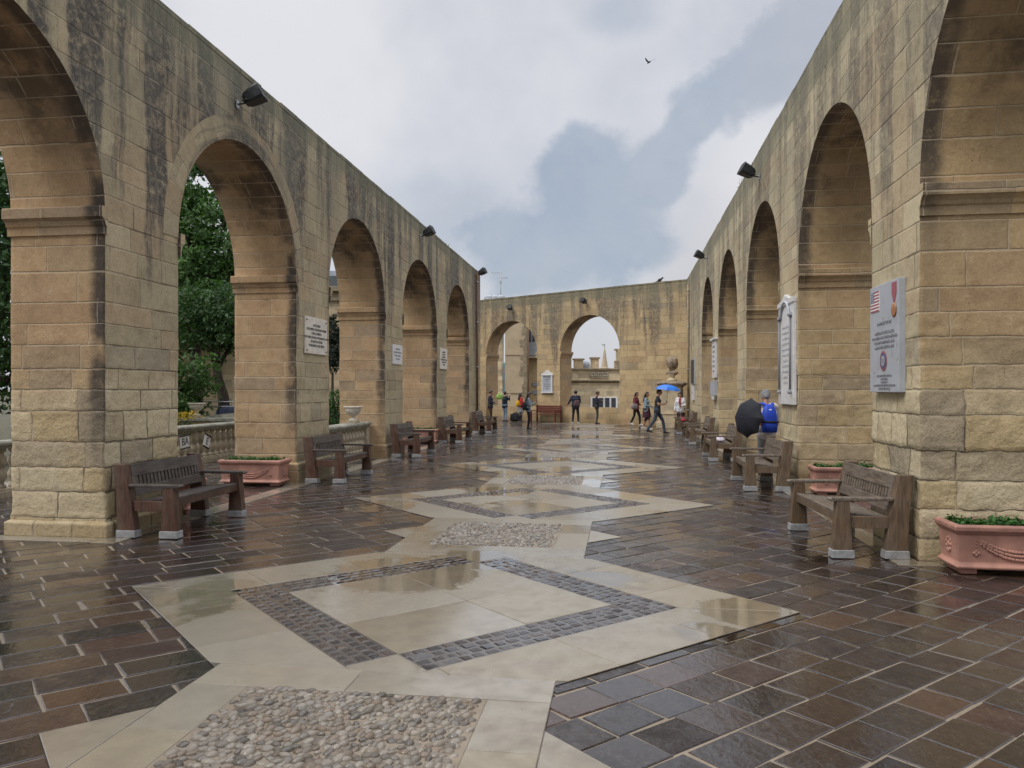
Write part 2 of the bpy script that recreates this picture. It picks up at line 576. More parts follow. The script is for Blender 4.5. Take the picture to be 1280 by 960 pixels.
M['cream_marble'] = simple('cream_marble', (0.66, 0.62, 0.55), 0.45, 0.10, 6)
M['letter'] = simple('dark_lettering', (0.05, 0.05, 0.05), 0.6, 0.1)
M['letter_faint'] = simple('faint_lettering', (0.43, 0.44, 0.46), 0.6, 0.1)
M['letter_grey'] = simple('grey_lettering', (0.24, 0.25, 0.27), 0.6, 0.1)
M['white_paint'] = simple('white_paint', (0.8, 0.8, 0.78), 0.5, 0.05)
M['flag_red'] = simple('flag_red', (0.33, 0.09, 0.11), 0.5, 0.1)
M['flag_blue'] = simple('flag_blue', (0.07, 0.09, 0.20), 0.5, 0.1)
M['medal'] = simple('medal_bronze', (0.38, 0.17, 0.07), 0.5, 0.2)
M['lamp_body'] = simple('floodlight_black', (0.022, 0.024, 0.028), 0.45, 0.3, 20)
M['lamp_glass'] = simple('floodlight_glass', (0.03, 0.033, 0.036), 0.55, 0.1, spec=0.2)
M['steel'] = simple('galvanised_steel', (0.40, 0.42, 0.44), 0.4, 0.15, 9, metallic=0.6)
M['tank'] = simple('water_tank_grey', (0.35, 0.38, 0.43), 0.6, 0.15, 3)
M['pipe'] = simple('brown_pipe', (0.16, 0.085, 0.045), 0.6, 0.2)
M['bird'] = simple('dark_feathers', (0.02, 0.02, 0.022), 0.7, 0.3, 30)
M['glass'] = simple('dark_window_glass', (0.045, 0.05, 0.06), 0.08, 0.2, 3)
M['shutter'] = simple('grey_timber', (0.22, 0.23, 0.24), 0.6, 0.2)
M['teal'] = simple('teal_timber', (0.28, 0.46, 0.52), 0.5, 0.12)
M['roof_dark'] = simple('dark_roof', (0.10, 0.115, 0.12), 0.6, 0.2)
M['blue_tarp'] = simple('blue_tarpaulin', (0.018, 0.028, 0.07), 0.5, 0.3, 10, bump=0.3)
M['dirt'] = simple('garden_soil', (0.075, 0.07, 0.04), 0.95, 0.45, 2.5, bump=0.4)
M['bark'] = simple('bark', (0.05, 0.038, 0.028), 0.9, 0.4, 14, bump=0.6)
M['red_paint'] = simple('dark_red_paint', (0.11, 0.028, 0.022), 0.45, 0.25, 10)
M['bag_red'] = simple('red_fabric', (0.45, 0.02, 0.05), 0.7, 0.2, 12)
M['bag_lilac'] = simple('lilac_plastic', (0.55, 0.50, 0.58), 0.4, 0.2, 12)
M['black'] = simple('black_fabric', (0.012, 0.012, 0.016), 0.8, 0.3, 20)
M['phone'] = simple('phone_black', (0.01, 0.01, 0.012), 0.25, 0.1)


def foliage(name, dark, light, trans=0.25):
    m, g, b = new_mat(name)
    a = g.attr('rnd').outputs['Fac']
    col = g.mix(a, (*dark, 1), (*light, 1))
    g.put(b.inputs['Base Color'], col)
    b.inputs['Roughness'].default_value = 0.55
    b.inputs['Specular IOR Level'].default_value = 0.3
    tr = m.node_tree.nodes.new('ShaderNodeBsdfTranslucent')
    g.put(tr.inputs['Color'], g.mix(1.0, col, (1.2, 1.5, 0.5, 1), 'MULTIPLY'))
    mx = m.node_tree.nodes.new('ShaderNodeMixShader')
    mx.inputs[0].default_value = trans
    m.node_tree.links.new(b.outputs[0], mx.inputs[1])
    m.node_tree.links.new(tr.outputs[0], mx.inputs[2])
    out = m.node_tree.nodes['Material Output']
    m.node_tree.links.new(mx.outputs[0], out.inputs['Surface'])
    return m


M['leaf_dark'] = foliage('dark_leaves', (0.026, 0.060, 0.024), (0.09, 0.17, 0.06), 0.32)
M['leaf_mid'] = foliage('mid_leaves', (0.038, 0.085, 0.028), (0.13, 0.235, 0.075), 0.32)
M['leaf_olive'] = foliage('grey_leaves', (0.022, 0.032, 0.028), (0.06, 0.08, 0.06))
M['leaf_planter'] = foliage('planter_leaves', (0.015, 0.05, 0.012), (0.06, 0.17, 0.035))
M['flower_yellow'] = foliage('yellow_flowers', (0.35, 0.24, 0.02), (0.6, 0.42, 0.03), 0.1)
M['lime'] = foliage('lime_plastic', (0.35, 0.5, 0.15), (0.55, 0.72, 0.3), 0.3)


def wood(name, dark, light, wet=0.35):
    m, g, b = new_mat(name)
    p = g.objco()
    x, y, z = g.sep(p)
    a = g.attr('rnd').outputs['Fac']
    gr = g.noise(g.comb(g.mul(x, 3.0), g.mul(y, 22.0), g.add(g.mul(z, 22.0), g.mul(a, 9))), 1.6, 6, 0.65, 0.6)
    big = g.noise(p, 3.0, 4)
    col = g.mix(g.rng(gr, 0.3, 0.72), (*dark, 1), (*light, 1))
    col = g.mix(g.mul(g.rng(big, 0.42, 0.7), 0.5), col, (0.15, 0.13, 0.115, 1))
    g.put(b.inputs['Base Color'], col)
    g.put(b.inputs['Roughness'], g.rng(big, 0.35, 0.65, wet, wet + 0.25))
    g.put(b.inputs['Normal'], g.bump(gr, 0.35, 0.004))
    return m


def wood_post(name, dark, light):
    m, g, b = new_mat(name)
    p = g.objco()
    x, y, z = g.sep(p)
    gr = g.noise(g.comb(g.mul(x, 24.0), g.mul(y, 24.0), g.mul(z, 3.0)), 1.4, 6, 0.65, 0.7)
    big = g.noise(p, 4.0, 4)
    col = g.mix(g.rng(gr, 0.3, 0.72), (*dark, 1), (*light, 1))
    col = g.mix(g.mul(g.rng(big, 0.45, 0.7), 0.45), col, (0.16, 0.125, 0.09, 1))
    g.put(b.inputs['Base Color'], col)
    g.put(b.inputs['Roughness'], g.rng(big, 0.35, 0.65, 0.4, 0.65))
    g.put(b.inputs['Normal'], g.bump(gr, 0.35, 0.004))
    return m


M['wood'] = wood('weathered_bench_planks', (0.030, 0.024, 0.022), (0.095, 0.078, 0.068))
M['wood_grey'] = wood('greyed_bench_planks', (0.075, 0.058, 0.046), (0.21, 0.17, 0.13))
M['post'] = wood_post('bench_posts', (0.042, 0.020, 0.013), (0.115, 0.055, 0.033))
M['post_grey'] = wood_post('worn_bench_posts', (0.075, 0.050, 0.032), (0.185, 0.125, 0.075))


PUDDLES = [(-0.95, 6.95, 0.75), (-0.35, 7.5, 0.5), (1.75, 5.75, 0.42), (1.32, 5.25, 0.26), (-2.4, 6.4, 0.35), (-1.9, 11.0, 0.6), (-0.2, 12.6, 0.6)]


def wet_stone(name, dark, mid, warm, rough=(0.16, 0.42), bump=0.45, bscale=9.0, bdist=0.006, puddle=0.5, film=0.8):
    """wet paving: colour per stone from the face attribute, film of water in the low places"""
    m, g, b = new_mat(name)
    P = g.pos()
    a = g.attr('rnd').outputs['Fac']
    _, rc = g.white(g.comb(g.mul(a, 91.7), 3.3, 1.1))
    r1, r2, r3 = g.sep(rc)
    col = g.mix(r1, (*dark, 1), (*mid, 1))
    col = g.mix(g.rng(r2, 0.66, 0.95, 0, 0.8), col, (*warm, 1))
    n1 = g.noise(P, 6.0, 6, 0.65)
    col = g.mix(g.rng(n1, 0.35, 0.7, 0, 0.5), col, g.mix(1.0, col, (0.62, 0.60, 0.60, 1), 'MULTIPLY'))
    n0 = g.noise(P, 55.0, 4, 0.6)
    col = g.mix(g.rng(n0, 0.5, 0.75, 0, 0.22), col, (0.25, 0.20, 0.165, 1))
    big = g.noise(P, 0.42, 4, 0.55)
    pud = g.rng(g.add(big, g.mul(g.sub(g.noise(P, 3.0, 4), 0.5), 0.25)), puddle, puddle + 0.09)
    # standing puddles where the paving has sunk
    qx, qy, _ = g.sep(P)
    for (cx, cy, cr) in PUDDLES:
        ex, ey = g.sub(qx, cx), g.sub(qy, cy)
        dd = g.m('SQRT', g.add(g.mul(ex, ex), g.mul(ey, ey)))
        dd = g.add(g.m('DIVIDE', dd, cr), g.mul(g.sub(n1, 0.5), 0.9))
        pud = g.m('MAXIMUM', pud, g.rng(dd, 1.0, 0.82))
    col = g.mix(g.mul(pud, 0.55), col, g.mix(1.0, col, (0.66, 0.58, 0.46, 1), 'MULTIPLY'))
    g.put(b.inputs['Base Color'], col)
    ro = g.rng(g.add(g.mul(n1, 0.55), g.mul(r3, 0.45)), 0.25, 0.75, rough[0], rough[1])
    g.put(b.inputs['Roughness'], g.mixf(pud, ro, 0.045))
    b.inputs['Specular IOR Level'].default_value = 0.25
    # film of rain water over the stone
    b.inputs['Coat IOR'].default_value = 1.42
    g.put(b.inputs['Coat Roughness'], g.mixf(pud, g.rng(r2, 0, 1, 0.035, 0.10), 0.02))
    g.put(b.inputs['Coat Weight'], g.m('MAXIMUM', pud, g.mul(g.rng(g.add(g.mul(n1, .6), g.mul(r3, .4)), 0.80, 0.45), film)))
    riv = g.noise(g.vadd(P, g.vscale(rc, (7, 7, 7))), bscale, 5, 0.6, 1.3)
    hgt = g.add(riv, g.mul(n0, 0.10))
    bn = m.node_tree.nodes.new('ShaderNodeBump')
    bn.inputs['Distance'].default_value = bdist
    g.put(bn.inputs['Height'], hgt)
    g.put(bn.inputs['Strength'], g.mul(g.mixf(pud, bump, bump * 0.10), g.rng(r3, 0, 1, 0.35, 1.3)))
    g.put(b.inputs['Normal'], bn.outputs[0])
    wv = g.noise(g.vscale(g.vadd(P, g.vscale(rc, (3, 3, 3))), (1.0, 0.55, 1.0)), bscale * 1.9, 4, 0.55, 1.1)
    bn2 = m.node_tree.nodes.new('ShaderNodeBump')
    bn2.inputs['Distance'].default_value = bdist
    g.put(bn2.inputs['Height'], wv)
    g.put(bn2.inputs['Strength'], g.mixf(pud, g.mul(g.rng(r3, 0.15, 0.85, 0.35, 1.6), bump * 1.15), bump * 0.10))
    g.put(b.inputs['Coat Normal'], bn2.outputs[0])
    return m


M['paver'] = wet_stone('wet_brown_porphyry', (0.014, 0.011, 0.0105), (0.036, 0.024, 0.020), (0.064, 0.032, 0.019), rough=(0.20, 0.45), bump=0.62, bscale=8.0, bdist=0.012, puddle=0.585, film=1.0)
M['paver_grey'] = M['paver']
M['cream'] = wet_stone('wet_cream_limestone', (0.265, 0.235, 0.18), (0.335, 0.305, 0.245), (0.285, 0.24, 0.165), rough=(0.14, 0.42), bump=0.32, bscale=18, bdist=0.004, puddle=0.53, film=0.85)
M['sett'] = wet_stone('wet_dark_setts', (0.030, 0.027, 0.029), (0.066, 0.056, 0.055), (0.075, 0.052, 0.042), rough=(0.15, 0.40), bump=0.5, bscale=22, bdist=0.004, puddle=0.60)
M['mortar'] = wet_stone('wet_mortar', (0.24, 0.205, 0.16), (0.30, 0.26, 0.205), (0.27, 0.22, 0.16), rough=(0.3, 0.6), bump=0.4, bscale=40, bdist=0.004, puddle=0.60)
M['sett_bed'] = wet_stone('wet_sett_joint', (0.085, 0.075, 0.065), (0.12, 0.105, 0.095), (0.10, 0.09, 0.08), rough=(0.2, 0.4), bump=0.3, bscale=40, bdist=0.003, puddle=0.55)
M['pebble'] = wet_stone('river_pebbles', (0.09, 0.078, 0.063), (0.29, 0.255, 0.205), (0.19, 0.14, 0.095), rough=(0.22, 0.5), bump=0.1, bscale=30, bdist=0.002, puddle=0.8)
# ------------------------------------------------------------------ floor frame: a along the terrace axis, b across it
_n = math.hypot(138, 970)
AX = (138 / _n, 970 / _n)
RX = (970 / _n, -138 / _n)
B0 = -1.38
D0 = 5.97
PER = 5.4
S2 = math.sqrt(2)


def F(a, b, z=0.0):
    return (a * AX[0] + b * RX[0], a * AX[1] + b * RX[1], z)


def unF(x, y):
    return x * AX[0] + y * AX[1], x * RX[0] + y * RX[1]


# ground sheet to the horizon, and the mortar bed of the terrace
mb = MB()
mb.face([(-1500, -1500, -0.03), (1500, -1500, -0.03), (1500, 1500, -0.03), (-1500, 1500, -0.03)])
tag(mb.build('ground', M['dirt']), kind='structure')
mb = MB()
mb.face([F(-6, -11), F(-6, 12), F(52, 12), F(52, -11)])
tag(mb.build('paving_bed', M['mortar']), kind='structure')


def clip_poly(poly, n, c):
    """keep the side n.p <= c of a convex 2-D polygon"""
    out = []
    for i in range(len(poly)):
        p, q = poly[i], poly[(i + 1) % len(poly)]
        dp, dq = n[0] * p[0] + n[1] * p[1] - c, n[0] * q[0] + n[1] * q[1] - c
        if dp <= 0:
            out.append(p)
        if (dp < 0) != (dq < 0) and dp != dq:
            t = dp / (dp - dq)
            out.append((p[0] + t * (q[0] - p[0]), p[1] + t * (q[1] - p[1])))
    return out


def inset(poly, d):
    """inset a convex CCW/CW polygon by d"""
    n = len(poly)
    cx, cy = sum(p[0] for p in poly) / n, sum(p[1] for p in poly) / n
    out = poly
    for i in range(n):
        p, q = poly[i], poly[(i + 1) % n]
        ex, ey = q[0] - p[0], q[1] - p[1]
        L = math.hypot(ex, ey)
        if L < 1e-6:
            continue
        nx, ny = ey / L, -ex / L
        if nx * (cx - p[0]) + ny * (cy - p[1]) > 0:
            nx, ny = -nx, -ny
        out = clip_poly(out, (nx, ny), nx * p[0] + ny * p[1] - d)
        if len(out) < 3:
            return []
    return out


def slab(mb, poly, z, gap=0.002, edge=0.003, drop=0.012, tilt=0.0, col=None):
    """one stone: poly in (a, b); pillow edge, side faces"""
    outer = inset(poly, gap)
    top = inset(poly, gap + edge)
    if len(outer) < 3 or len(top) != len(outer):
        return
    cx, cy = sum(p[0] for p in poly) / len(poly), sum(p[1] for p in poly) / len(poly)
    ta, tb = random.gauss(0, tilt), random.gauss(0, tilt)
    col = random.random() if col is None else col

    def zz(p):
        return z + ta * (p[0] - cx) + tb * (p[1] - cy)
    T = [F(p[0], p[1], zz(p)) for p in top]
    O = [F(p[0], p[1], zz(p) - edge * 0.7) for p in outer]
    Bt = [F(p[0], p[1], z - drop) for p in outer]
    mb.face(T, col=col)
    n = len(T)
    for i in range(n):
        j = (i + 1) % n
        mb.face([O[i], O[j], T[j], T[i]], col=col)
        mb.face([Bt[i], Bt[j], O[j], O[i]], col=col)


def half_width(a):
    """half width of the cream band at a"""
    w = 1.01
    for k in range(-2, 8):
        w = max(w, 2.68 - abs(a - D0 - PER * k), 1.38 - abs(a - D0 - 2.78 - PER * k))
    return w


A_END = 39.0


def pq(da, db):
    return (da + db) / S2, (da - db) / S2


def unpq(p, q):
    return (p + q) / S2, (p - q) / S2


# brown pavers, laid at 45 degrees to the axis; long courses run forward and to the right
rnd = random.Random(3)
mb = MB()
ROW = 0.282
q = -14.0
row = 0
while q < 46:
    p = -14.0 + rnd.random() * 0.4
    while p < 46:
        a_, b_ = unpq(p, q)
        left = b_ < B0
        L = rnd.uniform(0.40, 0.58) if left else rnd.uniform(0.30, 0.43)
        poly = [unpq(p, q), unpq(p + L, q), unpq(p + L, q + ROW), unpq(p, q + ROW)]
        ca, cb = sum(x[0] for x in poly) / 4, sum(x[1] for x in poly) / 4
        p += L
        if ca < -1.0 or ca > 50 or cb < -10.5 or cb > 9.5:
            continue
        # not hidden below the cream band
        if ca < A_END and all(abs(x[1] - B0) < half_width(x[0]) - 0.02 for x in poly):
            continue
        jit = 0.009
        poly = [(x[0] + rnd.uniform(-jit, jit), x[1] + rnd.uniform(-jit, jit)) for x in poly]
        far = ca > 22
        slab(mb, poly, 0.006 + rnd.uniform(-0.0015, 0.0015), gap=0.0065 if not left else 0.0075, edge=0.006, drop=0.008, tilt=0.0045 if not far else 0.004, col=rnd.random())
    q += ROW
    row += 1
tag(mb.build('paving', M['paver'], weld=False), kind='structure')

# bed of the cream band
mb = MB()
brk = sorted(set([-3.0, A_END] + [round(x, 4) for k in range(-2, 8) for c in [D0 + PER * k] for x in
                 (c, c - 1.67, c + 1.67, c + 2.78, c + 2.78 - 0.37, c + 2.78 + 0.37) if -3 < x < A_END]))
for a0, a1 in zip(brk[:-1], brk[1:]):
    w0, w1 = half_width(a0), half_width(a1)
    mb.face([F(a0, B0 - w0, 0.0105), F(a0, B0 + w0, 0.0105), F(a1, B0 + w1, 0.0105), F(a1, B0 - w1, 0.0105)])
tag(mb.build('band_bed', M['sett_bed']), kind='structure')

# cream slabs
mb = MB()
ZS = 0.0145
O_, I1, I2 = 2.68 / S2, 1.80 / S2, 1.30 / S2


def put_slab(poly_ab, D, **kw):
    poly = [(D + x[0], B0 + x[1]) for x in poly_ab]
    slab(mb, poly, ZS + rnd.uniform(-0.0006, 0.0006), gap=0.0022, edge=0.003, drop=0.006, tilt=0.0014, **kw)


for k in range(-1, 7):
    D = D0 + PER * k
    if D - 2.7 > A_END:
        break
    # frame of the lozenge
    for sgn_p, sgn_q in ((0, 0), (1, 0), (0, 1), (1, 1)):
        pass
    cuts = [-O_, -0.95, -0.05, 0.85, O_]
    for side in range(4):
        for i in range(4):
            c0, c1 = cuts[i], cuts[i + 1]
            # band between I1 and O_ on one side, mitred at 45 degrees
            def mk(c, d):
                return max(-d, min(d, c))
            quad = [(mk(c0, I1), I1), (mk(c1, I1), I1), (mk(c1, O_) if c1 < O_ else O_, O_), (mk(c0, O_) if c0 > -O_ else -O_, O_)]
            pts = []
            for (s, d) in quad:
                P_, Q_ = ((s, d), (d, -s), (-s, -d), (-d, s))[side]
                pts.append(unpq(P_, Q_))
            pts = clip_poly(clip_poly(pts, (1, 0), 1.60), (-1, 0), 1.60)
            if len(pts) >= 3:
                put_slab(pts, D)
    # lozenge heart
    for (p0, p1) in ((-I2, 0.1), (0.1, I2)):
        for (q0, q1) in ((-I2, -0.15), (-0.15, I2)):
            put_slab([unpq(p0, q0), unpq(p1, q0), unpq(p1, q1), unpq(p0, q1)], D)
    # cream squares where the sett bands stop short of the near and far points
    for s in (-1, 1):
        pp = sorted((s * I2, s * I1))
        put_slab([unpq(pp[0], pp[0]), unpq(pp[1], pp[0]), unpq(pp[1], pp[1]), unpq(pp[0], pp[1])], D)
    # connector: cross strips and side strips round the pebble panel
    for b0_, b1_ in ((-1.01, -0.12), (-0.12, 1.01)):
        put_slab([(1.60, b0_), (1.60, b1_), (2.08, b1_), (2.08, b0_)], D)
        put_slab([(3.48, b0_), (3.48, b1_), (3.80, b1_), (3.80, b0_)], D)
    for s in (-1, 1):
        put_slab([(2.08, s * 0.67), (2.08, s * 1.01), (2.9, s * 1.01), (2.9, s * 0.67)], D)
        put_slab([(2.9, s * 0.67), (2.9, s * 1.01), (3.48, s * 1.01), (3.48, s * 0.67)], D)
        put_slab([(2.78 - 0.37, s * 1.01), (2.78 + 0.37, s * 1.01), (2.78, s * 1.38)], D)
tag(mb.build('cream_paving', M['cream'], weld=False), kind='structure')

# dark setts in the lozenges: one carpet per lozenge (uncounted small stones)
mb = MB()
rs = random.Random(5)
nrow = 4
wid = (I1 - I2) / nrow


def sett(p0, p1, q0, q1):
    j = 0.006
    poly = [unpq(p0 + rs.uniform(-j, j), q0 + rs.uniform(-j, j)), unpq(p1 + rs.uniform(-j, j), q0 + rs.uniform(-j, j)),
            unpq(p1 + rs.uniform(-j, j), q1 + rs.uniform(-j, j)), unpq(p0 + rs.uniform(-j, j), q1 + rs.uniform(-j, j))]
    slab(mb, poly, 0.0155 + rs.uniform(-0.002, 0.002), gap=0.0075, edge=0.013, drop=0.008, tilt=0.03, col=rs.random())


for side in range(4):
    for r_ in range(nrow):
        d0 = I2 + r_ * wid
        # bands on +p and +q sides end before the far point; on -p and -q before the near point
        lo, hi_ = (-I1, I2)
        s = lo
        while s < hi_ - 0.02:
            L = min(rs.uniform(0.075, 0.125), hi_ - s)
            if hi_ - s - L < 0.05:
                L = hi_ - s
            if side == 0: sett(d0, d0 + wid, s, s + L)
            if side == 1:
                if s + L / 2 > -I2: sett(s, s + L, d0, d0 + wid)
            if side == 2: sett(-d0 - wid, -d0, -s - L, -s)
            if side == 3:
                if s + L / 2 > -I2: sett(-s - L, -s, -d0 - wid, -d0)
            s += L
# the mesh was laid round (a, b) = (0, 0); shift to each lozenge
for side in range(4):
    qd = [(-I1, I1), (I1, I1), (I2, I2), (-I2, I2)]
    mb.face([F(*unpq(*((s_, d_), (d_, -s_), (-s_, -d_), (-d_, s_))[side]), 0.0113) for s_, d_ in qd], col=0.111, mi=1)
base = mb.build('sett_bands', [M['sett'], M['sett_bed']], weld=False)
for k in range(-1, 6):
    o = base if k == -1 else base.copy()
    if k != -1:
        COL.objects.link(o)
    D = D0 + PER * k
    o.location = F(D, B0)
    tag(o, kind='stuff')

# pebble panels
mb = MB()
rp = random.Random(11)
ico = bmesh.new()
bmesh.ops.create_icosphere(ico, subdivisions=2, radius=1)
IV = [v.co.copy() for v in ico.verts]
IF = [[v.index for v in f.verts] for f in ico.faces]
ico.free()
step = 0.046
na, nb = int(1.38 / step), int(1.30 / step)
for i in range(na):
    for j in range(nb):
        a = -0.69 + (i + 0.5) * 1.38 / na + rp.uniform(-0.011, 0.011)
        b = -0.655 + (j + 0.5 + 0.5 * (i % 2)) * 1.31 / (nb + 0.5) + rp.uniform(-0.011, 0.011)
        rl = rp.uniform(0.024, 0.040)
        rw = rl * rp.uniform(0.6, 0.9)
        rh = rl * rp.uniform(0.45, 0.75)
        Mx = Matrix.Rotation(rp.gauss(0.4, 0.7), 3, 'Z') @ Matrix.Rotation(rp.uniform(-.35, .35), 3, 'X') @ Matrix.Rotation(rp.uniform(-.35, .35), 3, 'Y')
        sunk = max(0, (b - 0.35)) * 0.02                        # the right edge is pointed up with mortar
        base_i = len(mb.v)
        col = rp.random()
        cx, cy, cz = F(a, b, 0.0125 - rh * 0.22 - sunk * 0.7 + rp.uniform(-.003, .002))
        P = [Vector((cx, cy, cz)) + Mx @ Vector((v.x * rl, v.y * rw, v.z * rh)) for v in IV]
        mb.v.extend([tuple(x) for x in P])
        for f in IF:
            if sum(IV[t].z for t in f) < -1.2:
                continue
            mb.f.append(tuple(base_i + t for t in f))
            mb.uvs.append([(0, 0)] * 3)
            mb.aux.append([(0, 0)] * 3)
            mb.mi.append(0)
            mb.col.append(col)
            mb.sm.append(True)
mb.face([F(-0.70, -0.67, 0.0118), F(0.70, -0.67, 0.0118), F(0.70, 0.67, 0.0118), F(-0.70, 0.67, 0.0118)], mi=1)
peb = mb.build('pebble_panel', [M['pebble'], M['mortar']], weld=False, recalc=False)
for k in range(-1, 6):
    o = peb if k == -1 else peb.copy()
    if k != -1:
        COL.objects.link(o)
    o.location = F(D0 + 2.78 + PER * k, B0)
    tag(o, kind='stuff')

# ------------------------------------------------------------------ arcades
T_L = math.atan2(970, 132)
T_R = math.atan2(970, 141)
O_L = (-4.53, 8.64)
O_R = (3.91, 7.44)
BW0, BW1 = Vector((-1.70, 43.5)), Vector((7.93, 35.3))
T_B = math.atan2(BW1.y - BW0.y, BW1.x - BW0.x)


def frame(O, th, side):
    """local (s, t outward, z) -> world"""
    u = (math.cos(th), math.sin(th))
    o = (-u[1] * side, u[0] * side)

    def W(s, t, z=0.0):
        return Vector((O[0] + u[0] * s + o[0] * t, O[1] + u[1] * s + o[1] * t, z))
    return W


WL, WR, WB = frame(O_L, T_L, 1), frame(O_R, T_R, -1), frame(BW0, T_B, 1)


def arch_z(s, s0, s1, zs, rise):
    c, hw = (s0 + s1) / 2, (s1 - s0) / 2
    x = max(-1, min(1, (s - c) / hw))
    return zs + rise * math.sqrt(max(0, 1 - x * x))


def wavy(s, seed, amp):
    return amp * (mnoise.noise(Vector((s * 1.3, seed, 0))) + 0.5 * mnoise.noise(Vector((s * 4.1, seed, 3))))


